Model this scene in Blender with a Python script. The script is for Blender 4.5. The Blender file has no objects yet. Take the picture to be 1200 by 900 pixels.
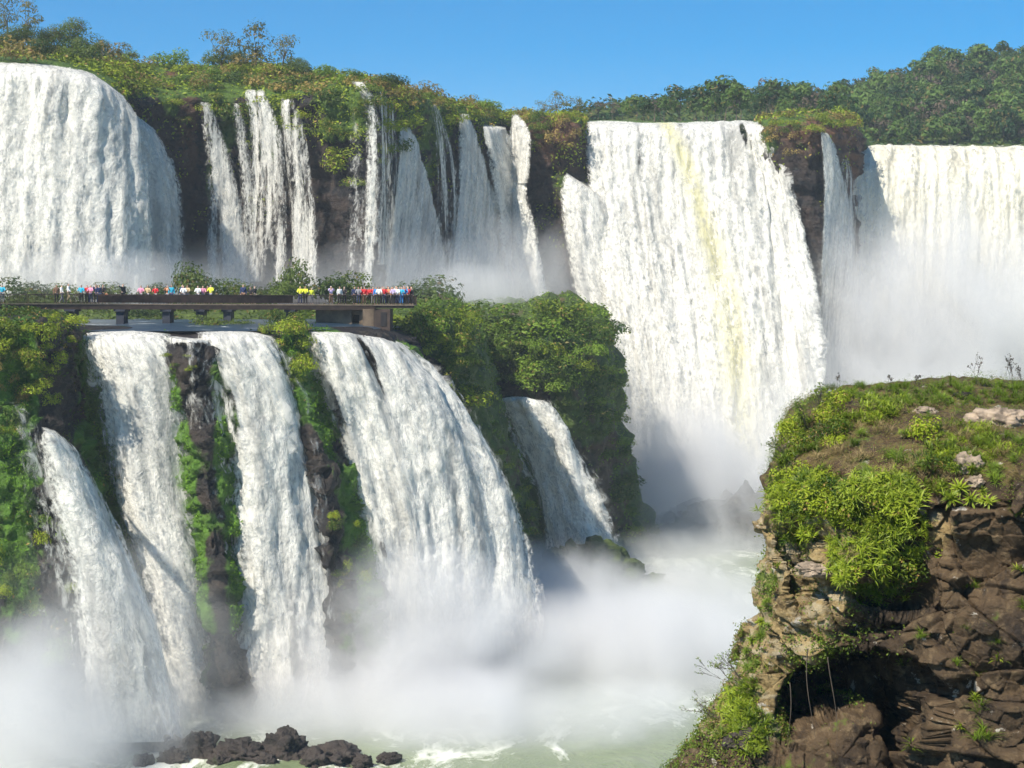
import bpy, bmesh, math, random
import numpy as np
from mathutils import Vector, Matrix
R = math.radians
rng = np.random.default_rng(7)
random.seed(7)
sc = bpy.context.scene
COL = sc.collection
F = 2000.0           # focal length in photo pixels
HY = 345.0           # horizon row in the photo

def P(px, py, d):
    return ((px-600.0)/F*d, d, (HY-py)/F*d)

# ------------------------------------------------------------------ noise
def _h(ix, iy, iz, s):
    h = (ix.astype(np.uint32)*np.uint32(374761393) + iy.astype(np.uint32)*np.uint32(668265263)
         + iz.astype(np.uint32)*np.uint32(2246822519) + np.uint32((s*3266489917+97) & 0xffffffff))
    h ^= h >> np.uint32(15); h *= np.uint32(2246822519); h ^= h >> np.uint32(13)
    h *= np.uint32(3266489917); h ^= h >> np.uint32(16)
    return h
def h01(ix, iy, iz, s):
    return _h(ix, iy, iz, s).astype(np.float64)/4294967295.0
def noise(p, seed=0):
    """value noise, -1..1"""
    p = np.asarray(p, float)
    i = np.floor(p).astype(np.int64); f = p-i
    u = f*f*f*(f*(f*6-15)+10)
    r = 0
    for dx in (0, 1):
        wx = u[..., 0] if dx else 1-u[..., 0]
        for dy in (0, 1):
            wy = u[..., 1] if dy else 1-u[..., 1]
            for dz in (0, 1):
                wz = u[..., 2] if dz else 1-u[..., 2]
                r = r + wx*wy*wz*h01(i[..., 0]+dx, i[..., 1]+dy, i[..., 2]+dz, seed)
    return r*2-1
def fbm(p, seed=0, octv=4, gain=.5, lac=2.03):
    a, r, t = 1.0, 0, 0
    for k in range(octv):
        r = r + a*noise(np.asarray(p)*(lac**k)+k*17.3, seed+k); t += a; a *= gain
    return r/t
def cells(p, seed=0):
    """worley: F1, F2 distances and a random value of the nearest cell"""
    p = np.asarray(p, float); i = np.floor(p).astype(np.int64)
    f1 = np.full(p.shape[:-1], 9.0); f2 = f1.copy(); v = np.zeros(p.shape[:-1])
    for dx in (-1, 0, 1):
        for dy in (-1, 0, 1):
            for dz in (-1, 0, 1):
                a, b, c = i[..., 0]+dx, i[..., 1]+dy, i[..., 2]+dz
                q = np.stack([a+h01(a, b, c, seed), b+h01(a, b, c, seed+1), c+h01(a, b, c, seed+2)], -1)
                d = np.linalg.norm(q-p, axis=-1)
                n = d < f1
                f2 = np.where(n, f1, np.minimum(f2, d)); v = np.where(n, h01(a, b, c, seed+3), v); f1 = np.where(n, d, f1)
    return f1, f2, v
def sstep(a, b, x):
    t = np.clip((x-a)/(b-a), 0, 1); return t*t*(3-2*t)

# ------------------------------------------------------------------ meshes
def tag(o, label=None, cat=None, group=None, kind=None):
    if label: o['label'] = label
    if cat: o['category'] = cat
    if group: o['group'] = group
    if kind: o['kind'] = kind
    return o
def mesh_np(name, V, Q, mat=None, smooth=True, uv=None, attrs=None, parent=None):
    V = np.asarray(V, np.float32).reshape(-1, 3); Q = np.asarray(Q, np.int32)
    m = bpy.data.meshes.new(name)
    k = Q.shape[1]; n = len(Q)
    m.vertices.add(len(V)); m.vertices.foreach_set('co', V.ravel())
    m.loops.add(n*k); m.loops.foreach_set('vertex_index', Q.ravel())
    m.polygons.add(n); m.polygons.foreach_set('loop_start', np.arange(0, n*k, k, dtype=np.int32))
    m.polygons.foreach_set('loop_total', np.full(n, k, np.int32))
    m.polygons.foreach_set('use_smooth', np.full(n, smooth, bool))
    m.update(calc_edges=True)
    if uv is not None:
        l = m.uv_layers.new(name='UVMap'); l.data.foreach_set('uv', np.asarray(uv, np.float32)[Q.ravel()].ravel())
    for a, val in (attrs or {}).items():
        val = np.asarray(val, np.float32)
        if val.ndim == 2:
            at = m.attributes.new(a, 'FLOAT_COLOR', 'POINT')
            at.data.foreach_set('color', np.concatenate([val, np.ones((len(val), 1), np.float32)], 1).ravel())
        else:
            at = m.attributes.new(a, 'FLOAT', 'POINT'); at.data.foreach_set('value', val.ravel())
    m.validate()
    o = bpy.data.objects.new(name, m); COL.objects.link(o)
    if mat: m.materials.append(mat)
    if parent: o.parent = parent
    return o
def grid_quads(nu, nv):
    i = np.arange(nu*nv).reshape(nu, nv)
    return np.stack([i[:-1, :-1], i[1:, :-1], i[1:, 1:], i[:-1, 1:]], -1).reshape(-1, 4)
def cr(pts, n, axis=0):
    """Catmull-Rom along an axis with n samples"""
    pts = np.moveaxis(np.asarray(pts, float), axis, 0); m = len(pts)
    t = np.linspace(0, m-1, n); i = np.minimum(t.astype(int), m-2); f = (t-i).reshape((-1,)+(1,)*(pts.ndim-1))
    a = pts[np.maximum(i-1, 0)]; b = pts[i]; c = pts[i+1]; d = pts[np.minimum(i+2, m-1)]
    r = b+.5*f*((c-a)+f*((2*a-5*b+4*c-d)+f*(3*(b-c)+d-a)))
    return np.moveaxis(r, 0, axis)
def grid_from(cols, nu, nv, pix=True):
    A = np.array([[P(*p) if pix else p for p in c] for c in cols], float)
    return cr(cr(A, nu, 0), nv, 1)
def normals(G):
    du = np.gradient(G, axis=0); dv = np.gradient(G, axis=1)
    n = np.cross(du, dv); n /= np.linalg.norm(n, axis=-1, keepdims=True)+1e-9
    # face the camera on average
    if np.mean(n[..., 1]) > 0: n = -n
    return n
def metric_uv(G):
    du = np.linalg.norm(np.diff(G, axis=0), axis=-1); dv = np.linalg.norm(np.diff(G, axis=1), axis=-1)
    u = np.concatenate([[0], np.cumsum(du.mean(1))]); v = np.concatenate([[0], np.cumsum(dv.mean(0))])
    return np.stack(np.broadcast_arrays(u[:, None], v[None, :]), -1)

# ------------------------------------------------------------------ materials
class NT:
    def __init__(s, name, disp=False):
        s.m = bpy.data.materials.new(name); s.m.use_nodes = True; s.t = s.m.node_tree; s.t.nodes.clear()
        s.out = s.t.nodes.new('ShaderNodeOutputMaterial')
    def n(s, typ, ins=None, **kw):
        nd = s.t.nodes.new(typ)
        for k, v in kw.items(): setattr(nd, k, v)
        for k, v in (ins or {}).items():
            if isinstance(v, bpy.types.NodeSocket): s.t.links.new(v, nd.inputs[k])
            elif v is not None: nd.inputs[k].default_value = v
        return nd
    def math(s, op, a, b=None, c=None, clamp=False):
        return s.n('ShaderNodeMath', {0: a, **({1: b} if b is not None else {}), **({2: c} if c is not None else {})}, operation=op, use_clamp=clamp).outputs[0]
    def mapr(s, v, a, b, c=0., d=1., smooth=True):
        return s.n('ShaderNodeMapRange', {'Value': v, 'From Min': a, 'From Max': b, 'To Min': c, 'To Max': d}, interpolation_type='SMOOTHSTEP' if smooth else 'LINEAR').outputs[0]
    def mix(s, f, a, b, blend='MIX'):
        nd = s.t.nodes.new('ShaderNodeMix'); nd.data_type = 'RGBA'; nd.blend_type = blend
        for k, v in ((0, f), (6, a), (7, b)):
            if isinstance(v, bpy.types.NodeSocket): s.t.links.new(v, nd.inputs[k])
            else: nd.inputs[k].default_value = v if k == 0 else (tuple(v)+(1,))[:4]
        return nd.outputs[2]
    def coord(s, scale=(1, 1, 1), kind='Object', loc=(0, 0, 0)):
        tc = s.n('ShaderNodeTexCoord')
        if kind == 'World': v = s.n('ShaderNodeNewGeometry').outputs['Position']
        else: v = tc.outputs[kind]
        return s.n('ShaderNodeMapping', {'Vector': v, 'Scale': scale, 'Location': loc}).outputs[0]
    def noise(s, vec, scale, detail=3, rough=.55, dist=0.):
        return s.n('ShaderNodeTexNoise', {'Vector': vec, 'Scale': scale, 'Detail': detail, 'Roughness': rough, 'Distortion': dist}).outputs['Fac']
    def attr(s, name, what='Fac'):
        return s.n('ShaderNodeAttribute', attribute_name=name).outputs[what]
    def surf(s, sh): s.t.links.new(sh, s.out.inputs['Surface']); return s.m

def leaf_mat(name, ca, cb, cc=None, var=.5, trans=.24, scale=.35, rough=.55):
    t = NT(name); oi = t.n('ShaderNodeObjectInfo').outputs['Random']
    v = t.attr('lv')
    n = t.noise(t.coord(kind='World'), scale, 2)
    f = t.math('ADD', t.math('MULTIPLY', v, .55), t.math('MULTIPLY', n, .6))
    f = t.math('ADD', f, t.math('MULTIPLY', t.math('SUBTRACT', oi, .5), var))
    c = t.mix(t.mapr(f, .25, .85, smooth=False), ca, cb)
    if cc: c = t.mix(t.mapr(v, .86, .93), c, cc)
    b = t.n('ShaderNodeBsdfPrincipled', {'Base Color': c, 'Roughness': rough, 'Specular IOR Level': .3}).outputs[0]
    tr = t.n('ShaderNodeBsdfTranslucent', {'Color': t.mix(.5, c, (.25, .35, .03), 'MIX')}).outputs[0]
    return t.surf(t.n('ShaderNodeMixShader', {0: trans, 1: b, 2: tr}).outputs[0])

def plain(name, c, rough=.7, metal=0, nscale=None, amp=.25):
    t = NT(name)
    col = (*c, 1)
    if nscale:
        f = t.noise(t.coord(kind='Object'), nscale, 4)
        col = t.mix(t.mapr(f, .3, .7), [x*(1-amp) for x in c], [min(1, x*(1+amp)) for x in c])
    b = t.n('ShaderNodeBsdfPrincipled', {'Base Color': col, 'Roughness': rough, 'Metallic': metal}).outputs[0]
    return t.surf(b)

def cliff_mat(name, dark, brown, moss, moss_amt=.45, wet=.35):
    t = NT(name); w = t.coord(kind='World')
    big = t.noise(t.coord((1, 1, .35), 'World'), .09, 5, .6)
    fine = t.noise(w, .7, 5, .6)
    strata = t.noise(t.coord((.12, .12, 1), 'World'), .55, 4, .6, .4)
    c = t.mix(t.mapr(t.math('ADD', big, t.math('MULTIPLY', t.math('SUBTRACT', strata, .5), .8)), .38, .62), dark, brown)
    c = t.mix(t.math('MULTIPLY', t.attr('red'), t.mapr(fine, .3, .6)), c, (.17, .075, .035))
    c = t.mix(t.mapr(fine, .35, .7), c, t.mix(.5, c, [min(1, x*1.8) for x in brown]))
    mf = t.math('ADD', t.noise(w, .16, 5, .65), t.math('MULTIPLY', t.math('SUBTRACT', t.attr('moss'), .5), .6))
    mcol = t.mix(t.mapr(fine, .3, .7), [x*.55 for x in moss], moss)
    c = t.mix(t.mapr(mf, .62-moss_amt*.35, .72-moss_amt*.3), c, mcol)
    bmp = t.n('ShaderNodeBump', {'Height': t.math('ADD', t.noise(w, 1.2, 6, .65), t.math('MULTIPLY', strata, .8)), 'Strength': .8, 'Distance': .8}).outputs[0]
    b = t.n('ShaderNodeBsdfPrincipled', {'Base Color': c, 'Roughness': .85-wet*.4, 'Normal': bmp, 'Specular IOR Level': .35}).outputs[0]
    return t.surf(b)

def fall_mat(name, cover=.6, streak=1.0, white=(.92, .90, .83), grey=(.52, .52, .50), tint=(.80, .74, .34), dirt=.5):
    """falling white water: uv in metres, 'edge' metres from the side, 'top' metres from the lip.
    Sparse places let the rock behind show through."""
    t = NT(name); tc = t.n('ShaderNodeTexCoord').outputs['UV']
    mp = lambda sx, sy, l=0: t.n('ShaderNodeMapping', {'Vector': tc, 'Scale': (sx, sy, 1), 'Location': (l, l*.7, 0)}).outputs[0]
    n1 = t.noise(mp(.5*streak, .045), 1, 5, .6, .3)
    n2 = t.noise(mp(1.5*streak, .38, 3), 1, 5, .65, .7)
    n3 = t.noise(mp(3.0*streak, 1.6, 7), 1, 4, .7, .4)
    f = t.math('ADD', t.math('MULTIPLY', n1, .45), t.math('ADD', t.math('MULTIPLY', n2, .35), t.math('MULTIPLY', n3, .2)))
    cov = t.math('ADD', t.attr('cov'), cover-.5)
    e = t.mapr(t.math('ADD', t.attr('edge'), t.math('MULTIPLY', t.math('SUBTRACT', t.math('ADD', t.math('MULTIPLY', n2, .5), t.math('MULTIPLY', n3, .5)), .5), 5.0)), -.1, 1.3)
    a = t.mapr(t.math('ADD', f, t.math('SUBTRACT', cov, .5)), .44, .60)
    a = t.math('MULTIPLY', a, e)
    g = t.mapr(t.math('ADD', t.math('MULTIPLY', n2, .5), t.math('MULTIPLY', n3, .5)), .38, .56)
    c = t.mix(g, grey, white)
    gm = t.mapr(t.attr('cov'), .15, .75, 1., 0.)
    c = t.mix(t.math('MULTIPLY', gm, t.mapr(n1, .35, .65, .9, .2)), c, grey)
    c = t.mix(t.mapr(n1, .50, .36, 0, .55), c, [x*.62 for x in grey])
    c = t.mix(t.math('MULTIPLY', t.attr('tint'), t.mapr(n2, .3, .6, .35, 1.)), c, tint)
    bmp = t.n('ShaderNodeBump', {'Height': t.math('ADD', t.math('MULTIPLY', n2, .8), t.math('MULTIPLY', n3, .6)), 'Strength': .62, 'Distance': .7}).outputs[0]
    d = t.n('ShaderNodeBsdfPrincipled', {'Base Color': c, 'Roughness': .6, 'Normal': bmp, 'Specular IOR Level': .2}).outputs[0]
    tr = t.n('ShaderNodeBsdfTranslucent', {'Color': c}).outputs[0]
    s = t.n('ShaderNodeMixShader', {0: .25, 1: d, 2: tr}).outputs[0]
    tp = t.n('ShaderNodeBsdfTransparent').outputs[0]
    return t.surf(t.n('ShaderNodeMixShader', {0: a, 1: tp, 2: s}).outputs[0])

def veil_mat(name, lo=.50, hi=.72, dens=.85):
    """loose spray torn off the front of a fall"""
    t = NT(name); tc = t.n('ShaderNodeTexCoord').outputs['UV']
    mp = lambda sx, sy, l=0: t.n('ShaderNodeMapping', {'Vector': tc, 'Scale': (sx, sy, 1), 'Location': (l, l*.7, 0)}).outputs[0]
    n1 = t.noise(mp(.55, .07, 11), 1, 4, .6, .4); n2 = t.noise(mp(1.4, .60, 5), 1, 4, .65, .8)
    f = t.math('ADD', t.math('MULTIPLY', n1, .5), t.math('MULTIPLY', n2, .5))
    e = t.mapr(t.math('ADD', t.attr('edge'), t.math('MULTIPLY', t.math('SUBTRACT', n2, .5), 3.5)), .0, 2.2)
    a = t.math('MULTIPLY', t.math('MULTIPLY', t.mapr(f, lo-.03, hi-.06), e), dens)
    d = t.n('ShaderNodeBsdfDiffuse', {'Color': (.93, .91, .86, 1)}).outputs[0]
    tr = t.n('ShaderNodeBsdfTranslucent', {'Color': (.93, .91, .86, 1)}).outputs[0]
    s = t.n('ShaderNodeMixShader', {0: .45, 1: d, 2: tr}).outputs[0]
    return t.surf(t.n('ShaderNodeMixShader', {0: a, 1: t.n('ShaderNodeBsdfTransparent').outputs[0], 2: s}).outputs[0])
def cells_facet(p, seed=0):
    """worley cells with a tilted facet in each: distance to the border and facet height"""
    p = np.asarray(p, float); i = np.floor(p).astype(np.int64)
    f1 = np.full(p.shape[:-1], 9.0); f2 = f1.copy(); v = np.zeros(p.shape[:-1])
    for dx in (-1, 0, 1):
        for dy in (-1, 0, 1):
            for dz in (-1, 0, 1):
                a, b, c = i[..., 0]+dx, i[..., 1]+dy, i[..., 2]+dz
                q = np.stack([a+h01(a, b, c, seed), b+h01(a, b, c, seed+1), c+h01(a, b, c, seed+2)], -1)-p
                d = np.linalg.norm(q, axis=-1)
                k = np.stack([h01(a, b, c, seed+4)-.5, h01(a, b, c, seed+5)-.5, h01(a, b, c, seed+6)-.5], -1)
                hgt = h01(a, b, c, seed+3)-.5+1.9*(q*k).sum(-1)
                n = d < f1
                f2 = np.where(n, f1, np.minimum(f2, d)); v = np.where(n, hgt, v); f1 = np.where(n, d, f1)
    return f2-f1, v
def blob(px, py, cx, cy_, rx, ry, slant=0):
    return np.exp(-(((px-cx-slant*(py-cy_))/rx)**2+((py-cy_)/ry)**2))
# ================================================================== camera, light, air
cd = bpy.data.cameras.new('camera'); cam = bpy.data.objects.new('camera', cd); COL.objects.link(cam)
cam.rotation_euler = (R(90), 0, 0)
cd.sensor_width = 36; cd.lens = F/1200*36; cd.shift_y = -(450-HY)/1200
cd.clip_start = .5; cd.clip_end = 9000
sc.camera = cam
SUN = Vector((-.46, -.50, .74)).normalized()
w = bpy.data.worlds.new('World'); sc.world = w; w.use_nodes = True
nt = w.node_tree; nt.nodes.clear()
sky = nt.nodes.new('ShaderNodeTexSky'); sky.sky_type = 'NISHITA'; sky.sun_disc = False
sky.sun_elevation = math.asin(SUN.z); sky.sun_rotation = math.atan2(SUN.x, SUN.y)
sky.altitude = 2500; sky.air_density = 1.0; sky.dust_density = 0.0; sky.ozone_density = 3.0
hs = nt.nodes.new('ShaderNodeHueSaturation'); hs.inputs['Saturation'].default_value = 1.6; hs.inputs['Hue'].default_value = .495
bg = nt.nodes.new('ShaderNodeBackground'); bg.inputs['Strength'].default_value = .092
wo = nt.nodes.new('ShaderNodeOutputWorld')
nt.links.new(sky.outputs[0], hs.inputs['Color']); nt.links.new(hs.outputs[0], bg.inputs[0]); nt.links.new(bg.outputs[0], wo.inputs[0])
sd = bpy.data.lights.new('sun', 'SUN'); sd.energy = 5.0; sd.angle = R(.5); sd.color = (1, .93, .80)
so = bpy.data.objects.new('sun', sd); COL.objects.link(so); so.rotation_euler = SUN.to_track_quat('Z', 'Y').to_euler()
sc.view_settings.view_transform = 'Standard'; sc.view_settings.look = 'None'; sc.view_settings.gamma = 1
sc.view_settings.exposure = 0.58
cy = sc.cycles
cy.max_bounces = 10; cy.diffuse_bounces = 3; cy.glossy_bounces = 2; cy.transmission_bounces = 3
cy.transparent_max_bounces = 24; cy.volume_bounces = 4
cy.volume_step_rate = 1.0; cy.volume_max_steps = 128
cy.use_adaptive_sampling = True; cy.adaptive_threshold = .02
cy.use_denoising = True; cy.denoiser = 'OPENIMAGEDENOISE'; cy.use_light_tree = False
cy.sample_clamp_indirect = 8

# ================================================================== materials
M_cliff = cliff_mat('basalt_cliff', (.007, .008, .011), (.034, .022, .017), (.085, .15, .016), .46)
M_wet = cliff_mat('wet_cliff', (.008, .008, .010), (.030, .022, .017), (.085, .19, .014), .45, .7)
M_green = cliff_mat('green_slope', (.02, .03, .012), (.09, .06, .03), (.09, .13, .022), .95)
M_leaf = leaf_mat('shrub_leaves', (.035, .075, .005), (.30, .37, .018), (.32, .21, .06), .9)
M_leaf_dry = leaf_mat('dry_leaves', (.13, .10, .025), (.40, .28, .08), (.16, .08, .04))
M_moss = leaf_mat('moss_leaves', (.055, .14, .008), (.17, .33, .018), None, .2, .3)
M_forest = leaf_mat('forest_leaves', (.018, .055, .014), (.12, .20, .035), (.20, .15, .05), .9, .3, .08)
M_forest_b = leaf_mat('forest_leaves_bare', (.075, .055, .045), (.17, .125, .085), None, .5, .2, .08)
M_bark = plain('bark', (.12, .09, .065), .9, 0, 2.0)
M_rockdark = cliff_mat('boulder_rock', (.010, .009, .009), (.045, .035, .03), (.05, .07, .02), .1, .6)

# ================================================================== upper cliff
UT = np.array([  # px, D, y rim, y crest, crest set-back
 (-190, 262, 71, 56, 34), (-40, 262, 70, 56, 34), (60, 262, 78, 60, 34), (128, 264, 98, 70, 34), (168, 285, 108, 74, 30), (240, 292, 106, 76, 30), (300, 294, 107, 72, 30),
 (360, 290, 106, 84, 30), (410, 284, 99, 90, 30), (445, 283, 99, 97, 30), (478, 302, 113, 107, 22), (520, 320, 121, 116, 20), (560, 333, 131, 124, 20),
 (600, 346, 142, 134, 20), (628, 338, 137, 131, 14), (676, 336, 140, 136, 14), (692, 347, 143, 143, 30), (780, 350, 144, 144, 30), (878, 347, 143, 143, 30),
 (900, 336, 142, 138, 20), (960, 330, 142, 132, 20), (1000, 342, 144, 136, 20), (1012, 362, 160, 158, 20), (1032, 378, 172, 172, 40),
 (1100, 380, 173, 173, 40), (1300, 386, 176, 176, 40), (1500, 392, 178, 178, 40)], float)
def DU(px): return np.interp(px, UT[:, 0], UT[:, 1])
def YU(px): return np.interp(px, UT[:, 0], UT[:, 2])
cols = []
for px, D, yr, yc, sb in UT:
    zr = (HY-yr)/F*D
    f = lambda z, d: (px, HY-z*F/d, d)
    cols.append([(px, yc, D+sb), (px, (yc*.6+yr*.4), D+sb*.5), (px, yr+1, D+1), f(zr-4, D-1.5), f(zr-13, D+1.5), f(zr-24, D+2), f(-2, D), f(-14, D-3), f(-50, D-5)])
GU = grid_from(cols, 760, 150)
NU_ = normals(GU)
p = GU
rowv = np.linspace(0, 1, 150)[None, :]*np.ones((760, 1))
below = sstep(.24, .34, rowv)
fe, cv = cells_facet(p/np.array([6, 6, 4.0]), 5); fe2, cv2 = cells_facet(p/np.array([2.2, 2.2, 1.5]), 8); cv = cv+.5
dsp = 1.5*fbm(p/11, 1, 4) + .9*(cv-.5)*below + .55*cv2*below + .5*fbm(p/1.6, 3, 3)*below + .9*noise(np.stack([p[..., 0]*.02, p[..., 1]*.02, p[..., 2]/3.2], -1), 4)*below
dsp = dsp*(.35+.65*below)
GU = GU + NU_*dsp[..., None]
moss = np.where(below < .5, 1., .55+.3*fbm(p/7, 77, 3))-.55*sstep(.35, .5, rowv)
ux, uy = 600+GU[..., 0]/GU[..., 1]*F, HY-GU[..., 2]/GU[..., 1]*F
redm = blob(ux, uy, 650, 150, 34, 34)*1.3+blob(ux, uy, 960, 152, 50, 22)*1.2+blob(ux, uy, 1000, 190, 10, 60)+blob(ux, uy, 222, 160, 12, 60)+blob(ux, uy, 200, 88, 14, 8)
moss = moss-redm*.5+.55*(blob(ux, uy, 246, 190, 9, 60)+blob(ux, uy, 306, 150, 16, 40)+blob(ux, uy, 268, 160, 12, 50)+blob(ux, uy, 318, 150, 12, 50)+blob(ux, uy, 400, 160, 30, 30)+blob(ux, uy, 500, 190, 20, 40)+blob(ux, uy, 655, 215, 20, 30))
tag(mesh_np('cliff', GU, grid_quads(760, 150), M_cliff, attrs={'moss': moss.ravel(), 'red': np.clip(redm, 0, 1).ravel()}), kind='structure')
NUn = normals(GU)

# plateau behind the rim: a sheet to the horizon, and the river running over it
def strip(name, pxs, dfront, z, dback, mat, zback=None, lift=0):
    V = []
    for px, d in zip(pxs, dfront):
        a = (px-600)/F
        for k, dd in enumerate(np.geomspace(d, dback, 14)):
            V.append((a*dd, dd, z+lift if zback is None else z+(zback-z)*k/13))
    return mesh_np(name, V, grid_quads(len(pxs), 14), mat)
pxs = np.concatenate([[-1400, -600], UT[:, 0], [2200, 3200]]); dd = np.interp(pxs, UT[:, 0], UT[:, 1])
M_river_top = NT('upper_river_water')
_t = M_river_top; _n = _t.noise(_t.coord((1, .25, 1), 'World'), .25, 4)
M_river_top = _t.surf(_t.n('ShaderNodeBsdfPrincipled', {'Base Color': _t.mix(_t.mapr(_n, .4, .65), (.05, .09, .10), (.6, .62, .6)), 'Roughness': .25}).outputs[0])
tag(strip('upper_river', pxs, dd+6, 32.2, 900, M_river_top), kind='structure')
tag(strip('ground', pxs, dd+16, 31.4, 7000, M_green), kind='structure')

# lower river
t = NT('lower_river_water'); wv = t.coord((1, .45, 1), 'World')
n1 = t.noise(wv, .16, 6, .68, 1.2); n2 = t.noise(t.coord((1, .5, 1), 'World'), .6, 5, .7, .6); n3 = t.noise(wv, .035, 3)
fo = t.mapr(t.math('ADD', t.math('ADD', t.math('MULTIPLY', n1, .5), t.math('MULTIPLY', n2, .25)), t.math('MULTIPLY', n3, .35)), .54, .64)
c = t.mix(fo, (.19, .235, .125), (.82, .83, .75))
bm_ = t.n('ShaderNodeBump', {'Height': t.math('ADD', n1, t.math('MULTIPLY', n2, .5)), 'Strength': .6, 'Distance': .8}).outputs[0]
M_river = t.surf(t.n('ShaderNodeBsdfPrincipled', {'Base Color': c, 'Roughness': t.math('ADD', t.math('MULTIPLY', fo, .4), .22), 'Normal': bm_}).outputs[0])
xs = np.linspace(-190, 260, 260); ys = np.linspace(20, 470, 300)
X, Y = np.meshgrid(xs, ys, indexing='ij'); pr = np.stack([X, Y*.6, X*0], -1)
Z = -42+.45*fbm(pr/6, 21, 4)+.25*(1-np.abs(noise(pr/2.2, 23)))
tag(mesh_np('river', np.stack([X, Y, Z], -1), grid_quads(260, 300), M_river), kind='structure')

# ================================================================== lower cliffs (terrace front) and the two green lumps
LC = [
 [(-160,372,200),(-160,372,166),(-160,480,160),(-160,650,158),(-160,930,150)],
 [(-60,372,200),(-60,372,166),(-60,480,161),(-60,650,158),(-60,930,150)],
 [(0,372,200),(0,374,167),(0,480,162),(10,650,158),(20,920,152)],
 [(60,374,200),(60,376,170),(62,480,166),(80,650,161),(100,900,155)],
 [(96,386,200),(98,389,179),(118,500,178),(150,650,176),(190,870,166)],
 [(150,386,200),(150,391,181),(170,500,179),(200,650,177),(235,860,168)],
 [(190,386,200),(190,396,179),(205,500,174),(230,650,171),(258,850,167)],
 [(220,386,200),(218,402,177),(232,500,171),(252,650,168),(268,850,166)],
 [(248,386,200),(248,396,179),(258,500,173),(272,650,171),(285,850,168)],
 [(315,386,200),(315,390,183),(330,480,182),(350,600,180),(365,840,175)],
 [(340,378,200),(340,382,182),(356,480,178),(380,600,174),(400,830,171)],
 [(362,386,200),(364,390,186),(385,480,185),(412,600,177),(425,825,173)],
 [(430,386,205),(430,391,189),(460,480,190),(495,600,190),(520,800,187)],
 [(470,386,210),(472,396,194),(512,462,197),(552,570,199),(575,770,201)],
 [(490,386,225),(495,400,205),(540,470,212),(580,580,214),(605,740,218)],
 [(500,392,250),(505,402,235),(550,470,240),(585,580,240),(610,730,245)]]
GL = grid_from(LC, 620, 260)
NL = normals(GL); p = GL
rowv = np.linspace(0, 1, 260)[None, :]*np.ones((620, 1)); below = sstep(.22, .3, rowv)
fe, cv = cells_facet(p/np.array([3.6, 3.6, 2.6]), 15); fe2, cv2 = cells_facet(p/np.array([1.2, 1.2, .8]), 18)
dsp = (1.3*fbm(p/8, 31, 4)+1.1*cv+.42*cv2+.3*(1-np.abs(noise(p/2.0, 39)))+.35*fbm(p/.9, 33, 3))*below + .5*noise(np.stack([p[..., 0]*.03, p[..., 1]*.03, p[..., 2]/2.4], -1), 34)*below
GL = GL+NL*(dsp*.9)[..., None]
_x, _y = 600+GL[..., 0]/GL[..., 1]*F, HY-GL[..., 2]/GL[..., 1]*F
GL[..., 1] += 3.5*blob(_x, _y, 72, 450, 26, 42)+2.5*blob(_x, _y, 20, 440, 14, 50)+2.0*blob(_x, _y, 340, 560, 16, 60)
pxL = 600+GL[..., 0]/GL[..., 1]*F; pyL = HY-GL[..., 2]/GL[..., 1]*F
mo = .24+.5*fbm(p/5, 36, 3)
for b in [(150,590,22,110,.25), (206,490,12,90,.12), (224,620,13,90,.12), (276,640,10,130,.02), (262,520,8,60,.1), (400,430,20,50,.5), (375,480,12,80,.2), (490,430,16,30,.8), (118,500,16,100,.15), (20,420,30,40,0), (430,640,14,110,.1), (330,450,30,60,0), (20,560,30,120,0), (185,660,20,80,.25)]:
    mo = mo+.9*blob(pxL, pyL, *b)
tag(mesh_np('cliff', GL, grid_quads(620, 260), M_wet, attrs={'moss': mo.ravel()}), kind='structure')

L1 = [
 [(436,372,232),(436,376,216),(440,392,202),(452,440,199),(476,540,202),(530,770,206)],
 [(470,362,232),(474,366,218),(480,380,204),(492,420,201),(522,510,203),(572,740,214)],
 [(505,357,240),(512,361,224),(520,375,209),(532,420,206),(560,505,211),(612,705,233)],
 [(535,362,250),(540,368,238),(548,390,224),(560,440,217),(588,520,228),(626,668,262)],
 [(546,368,262),(552,378,252),(560,400,240),(570,445,234),(595,530,246),(637,655,272)],
 [(545,372,285),(550,384,280),(558,410,272),(568,450,268),(592,535,275),(634,640,292)]]
L2 = [
 [(430,366,300),(430,370,286),(440,384,272),(450,430,262),(500,530,262),(560,690,255)],
 [(500,364,300),(505,370,284),(515,390,264),(530,440,260),(560,530,262),(600,690,256)],
 [(555,358,292),(560,362,284),(566,382,262),(574,440,262),(596,530,264),(620,680,259)],
 [(610,354,292),(612,358,284),(612,384,260),(618,440,258),(632,530,262),(650,672,262)],
 [(660,354,290),(662,360,282),(662,388,258),(664,450,252),(676,540,260),(702,665,266)],
 [(696,362,288),(702,372,280),(706,402,266),(706,460,260),(716,560,267),(746,655,274)],
 [(708,376,289),(718,392,284),(727,428,278),(724,480,273),(742,570,276),(779,642,281)],
 [(702,384,294),(711,400,291),(719,440,285),(717,500,281),(737,580,283),(774,634,289)]]
def lump(cols, nu, nv, seed, mat):
    G = grid_from(cols, nu, nv); N = normals(G); q = G
    f1, f2, cv = cells(q/4.2, seed)
    d = 2.6*(.7-f1)+1.2*fbm(q/9, seed+1, 4)+.6*fbm(q/2.2, seed+2, 3)
    G = G+N*d[..., None]
    m = .75+.5*fbm(q/5, seed+5, 3)-.5*sstep(.55, .8, np.linspace(0, 1, nv)[None, :])*sstep(.2, -.3, N[..., 2])
    tag(mesh_np('cliff', G, grid_quads(nu, nv), mat, attrs={'moss': m.ravel()}), kind='structure')
    return G, normals(G)
M_lump = cliff_mat('overgrown_cliff', (.018, .02, .012), (.075, .05, .03), (.075, .12, .02), .6)
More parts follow.
